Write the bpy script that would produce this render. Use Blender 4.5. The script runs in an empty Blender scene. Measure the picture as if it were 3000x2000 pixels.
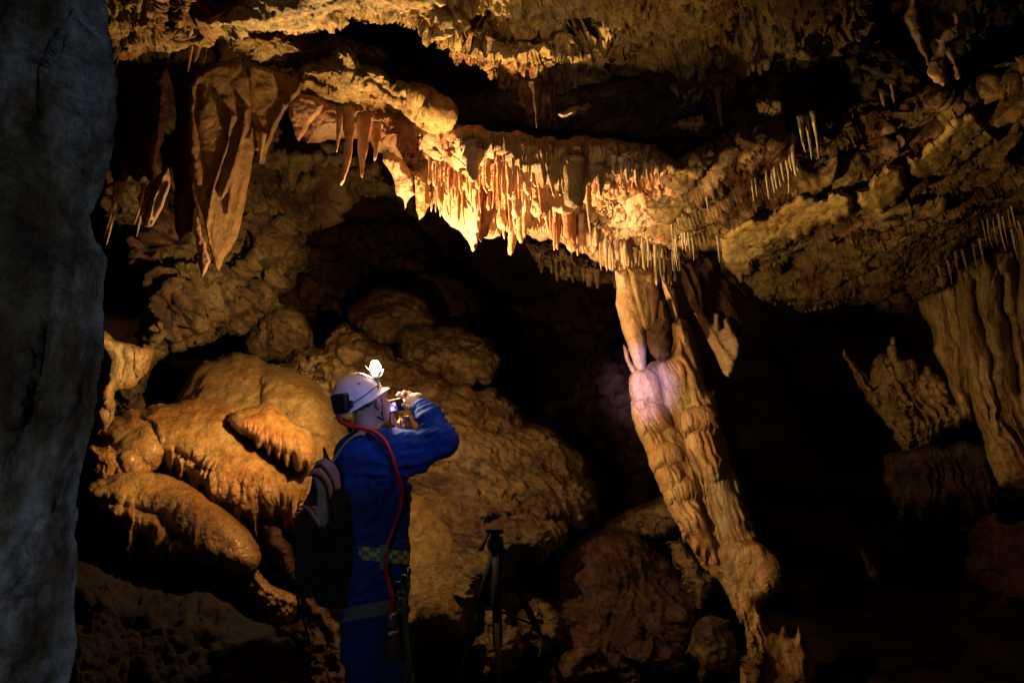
import bpy, math, random
import numpy as np
from mathutils import Vector, Matrix

# ------------------------------------------------------------------ camera, world, light
PITCH = math.radians(15.0)
CAM = np.array([0.0, 0.0, 1.15])
RT = np.array([1.0, 0, 0]); FW = np.array([0, math.cos(PITCH), math.sin(PITCH)]); UP = np.array([0, -math.sin(PITCH), math.cos(PITCH)])
K = 1568.0

def P(u, v, d):
    """pixel of the 2352-wide photograph + depth in metres -> world point"""
    u = np.asarray(u, float); v = np.asarray(v, float); d = np.asarray(d, float)
    x = (u - 1176.0) / K * d; y = (784.0 - v) / K * d
    return CAM + x[..., None] * RT + y[..., None] * UP + d[..., None] * FW

sc = bpy.context.scene
cd = bpy.data.cameras.new('camera'); cam = bpy.data.objects.new('camera', cd); sc.collection.objects.link(cam)
cam.location = CAM; cam.rotation_euler = (math.pi / 2 + PITCH, 0, 0)
cd.lens = 24; cd.sensor_width = 36; cd.clip_start = 0.05; cd.clip_end = 200
sc.camera = cam
w = bpy.data.worlds.new('World'); sc.world = w; w.use_nodes = True
w.node_tree.nodes['Background'].inputs[0].default_value = (0.02, 0.01, 0.004, 1)
w.node_tree.nodes['Background'].inputs[1].default_value = 0.0
sc.view_settings.view_transform = 'Standard'; sc.view_settings.look = 'None'
sc.view_settings.exposure = 0.0; sc.view_settings.gamma = 1.0
try:
    sc.cycles.max_bounces = 5; sc.cycles.diffuse_bounces = 3; sc.cycles.glossy_bounces = 2
    sc.cycles.use_denoising = True; sc.cycles.sample_clamp_indirect = 2.0
except Exception: pass

def lamp(name, kind, loc, power, col, target=None, size=0.01, angle=60, blend=0.6):
    l = bpy.data.lights.new(name, kind); o = bpy.data.objects.new(name, l); sc.collection.objects.link(o)
    o.location = loc; l.energy = power; l.color = col; l.shadow_soft_size = size
    if kind == 'SPOT': l.spot_size = math.radians(angle); l.spot_blend = blend
    if target is not None:
        o.rotation_euler = (Vector(target) - Vector(loc)).to_track_quat('-Z', 'Y').to_euler()
    return o
LAMP = P(869, 829, 3.40)
lamp('headlamp_light', 'POINT', LAMP, 76, (1.0, 0.62, 0.29), size=0.02)
lamp('headlamp_beam', 'SPOT', LAMP, 215, (1.0, 0.64, 0.32), P(1260, 450, 3.9), 0.02, 78, 1.0)
lamp('headlamp_ceiling_beam', 'SPOT', LAMP, 380, (1.0, 0.64, 0.30), P(1180, 0, 2.75), 0.02, 115, 1.0)
lamp('headlamp_left_beam', 'SPOT', LAMP, 340, (1.0, 0.62, 0.27), P(540, 840, 4.2), 0.02, 84, 1.0)
# unseen warm fill, added low in the open space right of the person, turned to the column and the right ceiling
lamp('warm_fill_spot', 'SPOT', P(1120, 1000, 2.55), 125, (1.0, 0.64, 0.29), P(1900, 760, 4.2), 0.03, 108, 0.8)
lamp('warm_ceiling_fill', 'SPOT', P(1180, 900, 2.1), 50, (1.0, 0.64, 0.28), P(1390, -190, 2.5), 0.03, 62, 0.9)  # separate unseen spot, added to brighten the upper ceiling
lamp('dim_front_fill', 'SPOT', P(1500, 900, 0.4), 22, (1.0, 0.62, 0.46), P(1330, 400, 3.0), 0.05, 46, 1.0)  # unseen fill near the camera, added for the shadowed front lip
# unseen cool and violet spots, added to tint person, near pillar and column top
lamp('cool_fill_spot', 'SPOT', P(2300, 60, 1.5), 85, (0.22, 0.34, 1.0), P(890, 940, 3.1), 0.03, 17.5, 1.0)
lamp('cool_side_light', 'SPOT', P(-3528, 1725, 0.25), 13, (0.66, 0.78, 1.0), P(60, 860, 1.4), 0.05, 125, 0.9)
lamp('violet_patch_spot', 'SPOT', P(1250, 700, 0.2), 2500, (0.40, 0.32, 1.0), P(1462, 880, 3.9), 0.02, 8.2, 1.0)

# ------------------------------------------------------------------ noise
_rng = np.random.RandomState(7)
_perm = _rng.permutation(256); _perm = np.concatenate([_perm, _perm, _perm]).astype(np.int32)
_g = _rng.normal(size=(256, 3)); _g /= np.linalg.norm(_g, axis=1)[:, None]
def pn(p):
    sh = p.shape[:-1]; p = p.reshape(-1, 3)
    i = np.floor(p).astype(np.int32); f = p - i; i &= 255
    t = f * f * f * (f * (f * 6 - 15) + 10)
    out = 0
    for dx in (0, 1):
        wx = t[:, 0] if dx else 1 - t[:, 0]
        a = _perm[i[:, 0] + dx]
        for dy in (0, 1):
            wy = t[:, 1] if dy else 1 - t[:, 1]
            b = _perm[a + i[:, 1] + dy]
            for dz in (0, 1):
                wz = t[:, 2] if dz else 1 - t[:, 2]
                g = _g[_perm[b + i[:, 2] + dz] & 255]
                out = out + wx * wy * wz * (g[:, 0] * (f[:, 0] - dx) + g[:, 1] * (f[:, 1] - dy) + g[:, 2] * (f[:, 2] - dz))
    return (out * 1.6).reshape(sh)
def fbm(p, s, o=5, gain=0.5):
    r = 0; a = 1
    for k in range(o):
        r = r + a * pn(p * s + 13.7 * k); s *= 2.03; a *= gain
    return r
def ridged(p, s, o=4, gain=0.55):
    r = 0; a = 1
    for k in range(o):
        r = r + a * (1 - 2.2 * np.abs(pn(p * s + 7.1 * k))); s *= 2.1; a *= gain
    return r
def worley(p, s):
    sh = p.shape[:-1]; q = (p * s).reshape(-1, 3); i = np.floor(q).astype(np.int32)
    best = np.full(len(q), 9.0); sec = np.full(len(q), 9.0)
    for dx in (-1, 0, 1):
        for dy in (-1, 0, 1):
            for dz in (-1, 0, 1):
                c = i + (dx, dy, dz); h = _perm[(_perm[(_perm[c[:, 0] & 255] + c[:, 1]) & 255] + c[:, 2]) & 255]
                pt = c + 0.5 + 0.45 * _g[h]
                d = np.sqrt(((q - pt) ** 2).sum(1))
                m = d < best; sec = np.where(m, best, np.minimum(sec, d)); best = np.where(m, d, best)
    return best.reshape(sh), sec.reshape(sh)

# ------------------------------------------------------------------ materials
def mat(name, base, var=None, dark=None, rough=0.6, bump=0.4, bscale=60.0, vscale=3.0, spec=0.5, metal=0, streak=None, coat=0.0, sss=0.0, stain=0.5, vein=0.0, big=True, sharp=(0.36, 0.66)):
    m = bpy.data.materials.new(name); m.use_nodes = True; nt = m.node_tree; N = nt.nodes; L = nt.links
    b = N['Principled BSDF']; b.inputs['Roughness'].default_value = rough; b.inputs['Metallic'].default_value = metal
    b.inputs['Specular IOR Level'].default_value = spec
    if coat: b.inputs['Coat Weight'].default_value = coat; b.inputs['Coat Roughness'].default_value = 0.25
    if sss:
        b.inputs['Subsurface Weight'].default_value = sss; b.inputs['Subsurface Radius'].default_value = (0.03, 0.012, 0.004); b.inputs['Subsurface Scale'].default_value = 1.0
    tc = N.new('ShaderNodeNewGeometry')
    mp = N.new('ShaderNodeMapping'); L.new(tc.outputs['Position'], mp.inputs['Vector'])
    if streak: mp.inputs['Scale'].default_value = streak
    n1 = N.new('ShaderNodeTexNoise'); n1.inputs['Scale'].default_value = vscale; n1.inputs['Detail'].default_value = 8; n1.inputs['Roughness'].default_value = 0.62
    L.new(mp.outputs[0], n1.inputs['Vector'])
    r = N.new('ShaderNodeValToRGB'); e = r.color_ramp.elements
    var = var or base; dark = dark or base
    e[0].position = sharp[0]; e[0].color = (*dark, 1); e[1].position = sharp[1]; e[1].color = (*var, 1)
    k = e.new(0.5); k.color = (*base, 1)
    L.new(n1.outputs['Fac'], r.inputs['Fac'])
    n3 = N.new('ShaderNodeTexNoise'); n3.inputs['Scale'].default_value = vscale * 7; n3.inputs['Detail'].default_value = 6; n3.inputs['Roughness'].default_value = 0.7
    L.new(tc.outputs['Position'], n3.inputs['Vector'])
    mr = N.new('ShaderNodeMapRange'); mr.inputs['From Min'].default_value = 0.35; mr.inputs['From Max'].default_value = 0.6
    mr.inputs['To Min'].default_value = 1.0 - stain; mr.inputs['To Max'].default_value = 1.0
    L.new(n3.outputs['Fac'], mr.inputs['Value'])
    mx = N.new('ShaderNodeMix'); mx.data_type = 'RGBA'; mx.blend_type = 'MULTIPLY'; mx.inputs['Factor'].default_value = 1.0
    L.new(r.outputs['Color'], mx.inputs[6]); L.new(mr.outputs[0], mx.inputs[7])
    col = mx.outputs[2]
    if vein:
        nv = N.new('ShaderNodeTexNoise'); nv.inputs['Scale'].default_value = vscale * 1.1; nv.inputs['Detail'].default_value = 5; nv.inputs['Roughness'].default_value = 0.55; nv.inputs['Distortion'].default_value = 0.6
        L.new(mp.outputs[0], nv.inputs['Vector'])
        rv = N.new('ShaderNodeValToRGB'); ee = rv.color_ramp.elements; ee[0].position = 0.46; ee[0].color = (1, 1, 1, 1); ee[1].position = 0.54; ee[1].color = (1, 1, 1, 1)
        kk = ee.new(0.5); v_ = 1 - vein; kk.color = (v_, v_ * 0.8, v_ * 0.7, 1)
        L.new(nv.outputs['Fac'], rv.inputs['Fac']); m2 = N.new('ShaderNodeMix'); m2.data_type = 'RGBA'; m2.blend_type = 'MULTIPLY'; m2.inputs['Factor'].default_value = 1.0
        L.new(col, m2.inputs[6]); L.new(rv.outputs['Color'], m2.inputs[7]); col = m2.outputs[2]
    L.new(col, b.inputs['Base Color'])
    if bump:
        n2 = N.new('ShaderNodeTexNoise'); n2.inputs['Scale'].default_value = bscale; n2.inputs['Detail'].default_value = 6; n2.inputs['Roughness'].default_value = 0.6
        L.new(tc.outputs['Position'], n2.inputs['Vector'])
        bp = N.new('ShaderNodeBump'); bp.inputs['Strength'].default_value = bump; bp.inputs['Distance'].default_value = 0.012
        L.new(n2.outputs['Fac'], bp.inputs['Height'])
        if big and bscale < 100:
            n4 = N.new('ShaderNodeTexNoise'); n4.inputs['Scale'].default_value = bscale * 0.3; n4.inputs['Detail'].default_value = 10; n4.inputs['Roughness'].default_value = 0.74; n4.inputs['Distortion'].default_value = 0.4
            L.new(mp.outputs[0], n4.inputs['Vector'])
            b4 = N.new('ShaderNodeBump'); b4.inputs['Strength'].default_value = min(1.0, bump * 1.3); b4.inputs['Distance'].default_value = 0.035
            L.new(n4.outputs['Fac'], b4.inputs['Height']); L.new(b4.outputs[0], bp.inputs['Normal'])
        L.new(bp.outputs[0], b.inputs['Normal'])
    return m
M = {}
M['ceil'] = mat('crusty_limestone', (0.52, 0.335, 0.10), (0.58, 0.44, 0.19), (0.30, 0.125, 0.032), 0.75, 0.9, 55, 2.6, 0.3, stain=0.65)
M['slab'] = mat('bare_limestone', (0.40, 0.28, 0.080), (0.46, 0.34, 0.12), (0.30, 0.18, 0.045), 0.8, 0.5, 40, 2.4, 0.2, stain=0.3, vein=0.3)
M['bed'] = mat('bedded_limestone', (0.27, 0.165, 0.052), (0.36, 0.25, 0.09), (0.15, 0.055, 0.017), 0.75, 0.9, 45, 2.4, 0.2, stain=0.65, vein=0.5)
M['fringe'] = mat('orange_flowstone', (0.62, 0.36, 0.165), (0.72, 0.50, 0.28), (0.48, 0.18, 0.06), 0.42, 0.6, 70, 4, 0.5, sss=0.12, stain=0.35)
M['stal'] = mat('pale_calcite', (0.62, 0.40, 0.20), (0.70, 0.54, 0.34), (0.50, 0.26, 0.10), 0.4, 0.5, 90, 5, 0.5, stain=0.3)
M['straw'] = mat('straw_calcite', (0.46, 0.36, 0.18), (0.56, 0.46, 0.26), (0.34, 0.24, 0.10), 0.4, 0.3, 90, 5, 0.5, stain=0.3)
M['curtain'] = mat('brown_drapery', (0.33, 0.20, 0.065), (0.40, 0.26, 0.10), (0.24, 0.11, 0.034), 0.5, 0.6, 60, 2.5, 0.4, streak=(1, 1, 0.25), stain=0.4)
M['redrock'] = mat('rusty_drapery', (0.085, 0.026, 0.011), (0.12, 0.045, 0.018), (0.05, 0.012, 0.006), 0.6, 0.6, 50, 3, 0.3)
M['mound'] = mat('wet_flowstone', (0.44, 0.215, 0.045), (0.48, 0.29, 0.08), (0.37, 0.14, 0.028), 0.26, 1.0, 85, 2.8, 0.7, stain=0.5, coat=0.3)
M['mound2'] = mat('matt_flowstone', (0.27, 0.165, 0.042), (0.32, 0.21, 0.065), (0.20, 0.10, 0.026), 0.45, 0.9, 60, 2.8, 0.5, stain=0.5)
M['wall'] = mat('brown_limestone', (0.12, 0.075, 0.020), (0.17, 0.125, 0.038), (0.055, 0.018, 0.006), 0.7, 0.8, 40, 2.2, 0.3, stain=0.6, vein=0.7)
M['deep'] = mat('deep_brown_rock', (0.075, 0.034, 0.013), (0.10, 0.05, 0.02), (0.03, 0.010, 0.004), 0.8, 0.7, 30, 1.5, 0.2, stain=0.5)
M['slope'] = mat('veined_limestone', (0.20, 0.125, 0.038), (0.28, 0.195, 0.085), (0.09, 0.038, 0.012), 0.38, 0.8, 45, 2.6, 0.5, stain=0.6, vein=0.7, streak=(0.6, 1, 1.5))
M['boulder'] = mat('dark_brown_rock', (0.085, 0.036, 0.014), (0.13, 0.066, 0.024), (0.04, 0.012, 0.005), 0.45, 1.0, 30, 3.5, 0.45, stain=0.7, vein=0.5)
M['near'] = mat('grey_stained_rock', (0.17, 0.135, 0.08), (0.42, 0.47, 0.50), (0.07, 0.042, 0.02), 0.6, 0.8, 60, 2.8, 0.3, streak=(1.7, 1.7, 0.42), stain=0.65, vein=0.35, sharp=(0.40, 0.64))
M['shade_rock'] = mat('shade_black_rock', (0.008, 0.004, 0.002), (0.011, 0.006, 0.003), (0.005, 0.002, 0.001), 0.8, 0.6, 30, 2.0, 0.15)  # near-black colour puts the lower left shade into the rock itself
M['column'] = mat('column_flowstone', (0.50, 0.34, 0.14), (0.58, 0.46, 0.27), (0.42, 0.22, 0.065), 0.5, 0.5, 60, 2.2, 0.45, streak=(1, 1, 0.4), stain=0.3, vein=0.15)
M['rcol'] = mat('ochre_flowstone', (0.42, 0.275, 0.095), (0.48, 0.34, 0.15), (0.24, 0.095, 0.028), 0.55, 0.6, 50, 3.6, 0.4, streak=(1.8, 1.8, 0.16), stain=0.45, vein=0.4)
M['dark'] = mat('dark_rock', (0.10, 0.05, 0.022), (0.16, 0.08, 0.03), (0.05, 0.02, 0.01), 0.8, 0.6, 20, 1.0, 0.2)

# ------------------------------------------------------------------ mesh helpers
def link(name, me, parent=None, loc=None):
    o = bpy.data.objects.new(name, me); sc.collection.objects.link(o)
    if parent is not None: o.parent = parent
    if loc is not None: o.location = loc
    return o
def mesh(name, V, F, m, parent=None, smooth=True, origin=None):
    """V in world coordinates; F (n,4) or (n,3) arrays or list of polygons"""
    V = np.asarray(V, float)
    if parent is not None:
        og = np.array(parent.get('_o', (0, 0, 0)))
        V = V - og; loc = None
    else:
        if origin is None: origin = np.array([V[:, 0].mean(), V[:, 1].mean(), V[:, 2].min()])
        og = np.array(origin); V = V - og; loc = og
    me = bpy.data.meshes.new(name)
    if isinstance(F, np.ndarray):
        k = F.shape[1]; n = len(F)
        me.vertices.add(len(V)); me.vertices.foreach_set('co', V.astype(np.float32).ravel())
        me.loops.add(n * k); me.loops.foreach_set('vertex_index', F.astype(np.int32).ravel())
        me.polygons.add(n); me.polygons.foreach_set('loop_start', np.arange(0, n * k, k, dtype=np.int32))
        me.update(calc_edges=True)
    else:
        me.from_pydata([tuple(v) for v in V], [], [tuple(int(i) for i in f) for f in F]); me.update()
    for mm in (m if isinstance(m, (list, tuple)) else [m]): me.materials.append(mm)
    if smooth: me.polygons.foreach_set('use_smooth', np.ones(len(me.polygons), dtype=bool))
    me.validate(clean_customdata=False)
    o = link(name, me, parent, loc)
    o['_o'] = [float(a) for a in og]
    return o
def tag(o, label=None, cat=None, group=None, kind=None):
    if label: o['label'] = label
    if cat: o['category'] = cat
    if group: o['group'] = group
    if kind: o['kind'] = kind
    return o
def root(name, loc, label, cat, group=None):
    o = bpy.data.objects.new(name, None); sc.collection.objects.link(o); o.location = loc
    o.empty_display_size = 0.1
    o['_o'] = [float(a) for a in loc]
    return tag(o, label, cat, group)

# ------------------------------------------------------------------ relief rocks
def depth_fn(pts):
    """thin-plate spline through (u,v,d) points"""
    pts = np.array(pts, float); n = len(pts); S = 500.0
    if n == 1:
        c = pts[0, 2]; return lambda u, v: np.full(np.shape(u), c)
    X = pts[:, :2] / S
    r = np.linalg.norm(X[:, None] - X[None], axis=2)
    Km = np.where(r > 0, r * r * np.log(r + 1e-12), 0) + np.eye(n) * 0.02
    if n < 3:
        a, b = X; dv = b - a; L2 = (dv ** 2).sum()
        return lambda u, v: pts[0, 2] + (pts[1, 2] - pts[0, 2]) * np.clip(((u / S - a[0]) * dv[0] + (v / S - a[1]) * dv[1]) / L2, -0.5, 1.5)
    Pm = np.hstack([np.ones((n, 1)), X]); A = np.zeros((n + 3, n + 3))
    A[:n, :n] = Km; A[:n, n:] = Pm; A[n:, :n] = Pm.T
    c = np.linalg.lstsq(A, np.concatenate([pts[:, 2], [0, 0, 0]]), rcond=None)[0]
    lo, hi = pts[:, 2].min() - 0.35, pts[:, 2].max() + 0.6
    def f(u, v):
        u = np.asarray(u, float) / S; v = np.asarray(v, float) / S; o = c[n] + c[n + 1] * u + c[n + 2] * v
        for k in range(n):
            rr = (u - X[k, 0]) ** 2 + (v - X[k, 1]) ** 2
            o = o + c[k] * np.where(rr > 0, 0.5 * rr * np.log(rr + 1e-12), 0)
        return np.clip(o, lo, hi)
    return f
def fractal(poly, amp, rs, closed=True, minlen=12):
    pts = [np.array(p, float) for p in poly]
    out = []
    n = len(pts)
    def sub(a, b, amp):
        L = np.linalg.norm(b - a)
        if L < minlen: return [a]
        m = (a + b) / 2 + np.array([-(b - a)[1], (b - a)[0]]) / L * rs.normal() * L * amp
        return sub(a, m, amp) + sub(m, b, amp)
    for i in range(n if closed else n - 1):
        out += sub(pts[i], pts[(i + 1) % n], amp)
    if not closed: out.append(pts[-1])
    return np.array(out)
def seg_dist(U, V, poly, closed=True):
    """distance and nearest point to polyline"""
    best = np.full(U.shape, 1e12); nu = np.zeros(U.shape); nv = np.zeros(U.shape)
    n = len(poly)
    for i in range(n if closed else n - 1):
        a = poly[i]; b = poly[(i + 1) % n]; d = b - a; L2 = max((d ** 2).sum(), 1e-9)
        t = np.clip(((U - a[0]) * d[0] + (V - a[1]) * d[1]) / L2, 0, 1)
        qu = a[0] + t * d[0]; qv = a[1] + t * d[1]; dd = (U - qu) ** 2 + (V - qv) ** 2
        m = dd < best; best = np.where(m, dd, best); nu = np.where(m, qu, nu); nv = np.where(m, qv, nv)
    return np.sqrt(best), nu, nv
def inside(U, V, poly):
    r = np.zeros(U.shape, bool); n = len(poly); j = n - 1
    for i in range(n):
        a = poly[i]; b = poly[j]
        c = ((a[1] > V) != (b[1] > V)) & (U < (b[0] - a[0]) * (V - a[1]) / (b[1] - a[1] + 1e-12) + a[0])
        r ^= c; j = i
    return r
def softin(U, V, poly, w):
    poly = np.array(poly, float); d, _, _ = seg_dist(U, V, poly); s = np.where(inside(U, V, poly), d, -d)
    return np.clip(s / w * 0.5 + 0.5, 0, 1)

def saw(q):
    f = q - np.floor(q); return np.where(f < 0.82, (f / 0.82) ** 1.3, (1 - f) / 0.18)
def veins(W, s, wd): return -np.exp(-np.abs(pn(W * s + 0.45 * fbm(W, s * 1.6, 3)[..., None])) / wd)
def sst(a, b, x): t = np.clip((x - a) / (b - a), 0, 1); return t * t * (3 - 2 * t)
def noise_field(kind, W):
    if kind == 'crust':   # spongy, pitted crust
        m = 0.45 + 0.75 * sst(-0.35, 0.35, fbm(W, 1.1, 2))
        return 0.08 * fbm(W, 1.8, 3) + m * (0.030 * fbm(W, 7, 3) - 0.055 * sst(0.0, 0.30, fbm(W * (1, 1, 1.4), 12, 4, 0.6)) - 0.022 * sst(0.02, 0.3, fbm(W + 9, 30, 3, 0.6)) + 0.010 * fbm(W, 44, 2))
    if kind == 'rough':
        return 0.055 * fbm(W, 3, 3) + 0.016 * fbm(W, 12, 4, 0.6) + 0.018 * veins(W, 2.6, 0.035) - 0.02 * sst(0.1, 0.4, fbm(W, 9, 3))
    if kind == 'strata':
        q = W @ np.array([-0.35, 0.15, 0.92]) * 3.4 + 1.5 * fbm(W, 0.9, 3); q2 = W @ np.array([-0.2, 0.3, 0.95]) * 9 + 1.8 * fbm(W, 2.0, 3)
        return 0.06 * saw(q) * (0.5 + sst(-0.3, 0.3, fbm(W, 1.2, 2))) + 0.020 * saw(q2) * sst(-0.2, 0.3, fbm(W + 5, 2.2, 2)) + 0.05 * fbm(W, 1.3, 3) + 0.024 * fbm(W, 11, 4, 0.6) + 0.03 * veins(W, 1.7, 0.03) - 0.03 * sst(0.08, 0.35, fbm(W * (1, 1, 1.6), 6, 4, 0.6))
    if kind == 'shards':   # raked, slabby underside with deep gaps
        a = W @ np.array([[0.8, 0.5, 0.2], [-0.5, 0.8, 0.1], [-0.1, -0.2, 1]])
        q = a[..., 0] * 1.3 + a[..., 1] * 2.6 + 1.5 * fbm(a * (0.6, 1.3, 1), 1.1, 4)
        return 0.07 * saw(q) * (0.25 + sst(-0.25, 0.35, fbm(W, 1.5, 2))) + 0.05 * fbm(W, 1.5, 3) - 0.13 * sst(0.10, 0.40, fbm(a * (0.45, 1.7, 1), 4.2, 4, 0.55)) + 0.024 * fbm(W, 8, 4, 0.6) - 0.016 * sst(0.05, 0.3, fbm(W, 26, 3)) + 0.007 * fbm(W, 40, 2)
    if kind == 'slope':
        q = W @ np.array([0.55, -0.25, 0.8]) * 11 + 2.8 * fbm(W, 1.0, 4); m = sst(-0.3, 0.3, fbm(W, 1.3, 2))
        return 0.030 * saw(q) * m + 0.05 * fbm(W, 1.2, 2) + 0.018 * fbm((W @ np.array([[0.85, 0.1, 0.5], [0, 1, 0], [-0.5, 0, 0.85]])) * (0.45, 1, 2.2), 11, 4, 0.6) + 0.014 * veins(W, 1.6, 0.02) + 0.008 * fbm(W, 30, 3)
    if kind == 'smooth':
        return 0.022 * fbm(W, 2.5, 4, 0.5) + 0.003 * fbm(W, 26, 2)
    if kind == 'flow':
        return 0.034 * fbm(W, 2.5, 3, 0.45) + 0.007 * fbm(W, 9, 2) + 0.0055 * fbm(W * (1, 1, 0.5), 18, 3) + 0.0030 * ridged(W * (1, 1, 1.6), 38, 2)
    if kind == 'face':     # big smooth-sided boulder with veins
        return 0.06 * fbm(W, 1.4, 2) + 0.022 * fbm(W, 6, 5, 0.6) + 0.030 * veins(W, 1.5, 0.025) + 0.012 * veins(W + 7, 3.6, 0.04)
    if kind == 'fine':
        return 0.008 * fbm(W, 14, 3)
    return 0

def relief(name, poly, dpts, m, T=0.25, rnd=60, back=None, step=4, noise='rough', amp=1.0, edge=0.12, feats=(), seed=1,
           parent=None, single=False, smoothpoly=(), power=0.5, minlen=12, flutes=None, df=None):
    rs = np.random.RandomState(seed)
    poly = fractal(poly, edge, rs, minlen=minlen) if edge > 0 else np.array(poly, float)
    u0, v0 = poly.min(0) - 2 * step; u1, v1 = poly.max(0) + 2 * step
    us = np.arange(u0, u1, step); vs = np.arange(v0, v1, step)
    U, V = np.meshgrid(us, vs)
    ins = inside(U, V, poly)
    D, NU, NV = seg_dist(U, V, poly)
    near = (D < step * 0.45)
    keepc = ins[:-1, :-1] | ins[1:, :-1] | ins[:-1, 1:] | ins[1:, 1:]
    used = np.zeros(U.shape, bool)
    used[:-1, :-1] |= keepc; used[1:, :-1] |= keepc; used[:-1, 1:] |= keepc; used[1:, 1:] |= keepc
    rim = used & (~ins | near)
    U = np.where(rim, NU, U); V = np.where(rim, NV, V); D = np.where(rim, 0, D)
    t = np.clip(D / rnd, 0, 1)
    f = (1 - (1 - t) ** 2) ** power
    df = df or depth_fn(dpts)
    Z = df(U, V)
    H = np.zeros(U.shape)
    dome = np.zeros(U.shape)
    W0 = P(U, V, Z)
    wob = fbm(W0, 5, 3)
    for ft in feats:
        k = ft[0]
        if k == 'ridge':
            _, pts, wd, h = ft; d, _, _ = seg_dist(U, V, np.array(pts, float), False)
            d = d * (1 + 0.35 * wob); H += h * np.exp(-(d / wd) ** 2)
        elif k == 'crack':
            _, pts, wd, h = ft; d, _, _ = seg_dist(U + 10 * wob, V + 8 * np.roll(wob, 7, 0), np.array(pts, float), False)
            H -= h * np.exp(-d / wd)
        elif k == 'dome':
            _, cu, cv, ru, rv, an, h = ft; c, s = math.cos(math.radians(an)), math.sin(math.radians(an))
            a = ((U - cu) * c + (V - cv) * s) / ru; b = (-(U - cu) * s + (V - cv) * c) / rv
            r2 = (a * a + b * b) * (1 + 0.3 * wob); dome = np.maximum(dome, h * np.sqrt(np.clip(1 - r2, 0, 1)))
        elif k == 'flute':
            _, an, sp, h, mask = ft; c, s = math.cos(math.radians(an)), math.sin(math.radians(an))
            a = (U * c + V * s) / sp; b = (-U * s + V * c) / (sp * 9)
            q = np.stack([a + 0.6 * wob + 1.6 * pn(np.stack([a * 0.23, b * 0.5, np.full(U.shape, seed * 0.9)], -1)), b, np.full(U.shape, seed * 1.7)], -1)
            fl = 1 - 2 * np.abs(pn(q)) + 0.45 * (1 - 2 * np.abs(pn(q * (2.1, 1.6, 1))))
            mk = softin(U, V, mask, 25) if mask is not None else 1
            H += h * fl * mk * (0.35 + 1.1 * sst(-0.35, 0.35, pn(np.stack([a * 0.3 + 5, b * 0.6, np.full(U.shape, seed * 2.3)], -1))))
        elif k == 'level':
            _, pg, wd, h = ft; H += h * softin(U + 12 * wob, V + 9 * wob, pg, wd)
    sm = np.zeros(U.shape)
    for pg in smoothpoly: sm = np.maximum(sm, softin(U + 25 * wob, V + 20 * wob, pg, 18))
    Zf = Z + T - T * f - (H + dome) * np.clip(f * 1.3, 0, 1)
    Wf = P(U, V, Zf)
    gu = np.gradient(Wf, axis=1); gv = np.gradient(Wf, axis=0)
    n = np.cross(gu, gv); ln = np.linalg.norm(n, axis=-1, keepdims=True); n = n / np.maximum(ln, 1e-9)
    view = Wf - CAM; view /= np.linalg.norm(view, axis=-1, keepdims=True)
    n = np.where(((n * view).sum(-1) > 0)[..., None], -n, n)
    bad = (ln[..., 0] < 1e-9) | ~used
    n[bad] = -view[bad]
    nf = noise_field(noise, Wf) * amp
    if len(smoothpoly): nf = nf * (1 - 0.88 * sm) + 0.035 * sm + 0.006 * sm * fbm(Wf, 8, 4)
    nf = nf * (0.25 + 0.75 * np.clip(t * 3, 0, 1)) * np.where(rim, 0.5, 1)
    Wf = Wf + n * nf[..., None]
    idx = -np.ones(U.shape, int); idx[used] = np.arange(used.sum())
    Vt = Wf[used]
    q = np.stack([idx[:-1, :-1], idx[1:, :-1], idx[1:, 1:], idx[:-1, 1:]], -1)[keepc]
    F = q
    if not single:
        bk = T if back is None else back
        Zb = Z + T + bk * f
        Wb = P(U, V, Zb); core = used & ~rim
        Wb = Wb + (view * (noise_field('smooth', Wb) * 2)[..., None])
        idb = idx.copy(); idb[core] = len(Vt) + np.arange(core.sum())
        Vt = np.vstack([Vt, Wb[core]])
        qb = np.stack([idb[:-1, :-1], idb[:-1, 1:], idb[1:, 1:], idb[1:, :-1]], -1)[keepc]
        F = np.vstack([F, qb])
    o = mesh(name, Vt, F, m, parent)
    return o

# ------------------------------------------------------------------ stalactites
def lathe_axis(pts, rad, n=12, seed=0, wob=0.15, flat=1.0, cap=True, rot=0.0):
    """tube through world points with radii, closed ends"""
    pts = np.asarray(pts, float); k = len(pts)
    T = np.gradient(pts, axis=0); T /= np.linalg.norm(T, axis=1)[:, None]
    ref = RT if abs(T[0] @ RT) < 0.8 else np.array([0, 0, 1.0])
    ref = ref * math.cos(rot) + np.cross(T[0], ref) * math.sin(rot)
    V = []
    for i in range(k):
        a = ref - T[i] * (ref @ T[i]); a /= np.linalg.norm(a); b = np.cross(T[i], a)
        ang = np.linspace(0, 2 * np.pi, n, endpoint=False)
        ring = pts[i] + rad[i] * (np.cos(ang)[:, None] * a + flat * np.sin(ang)[:, None] * b)
        V.append(ring)
    V = np.array(V).reshape(-1, 3)
    if wob:
        c = np.repeat(pts, n, 0); d = V - c
        s = max(rad) or 1
        V = c + d * (1 + wob * fbm(V + seed * 3.3, 0.8 / s, 3)[:, None])
    F = []
    for i in range(k - 1):
        for j in range(n):
            F.append((i * n + j, i * n + (j + 1) % n, (i + 1) * n + (j + 1) % n, (i + 1) * n + j))
    if cap:
        F.append(tuple(range(n - 1, -1, -1))); F.append(tuple(range((k - 1) * n, k * n)))
    return V, F
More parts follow.
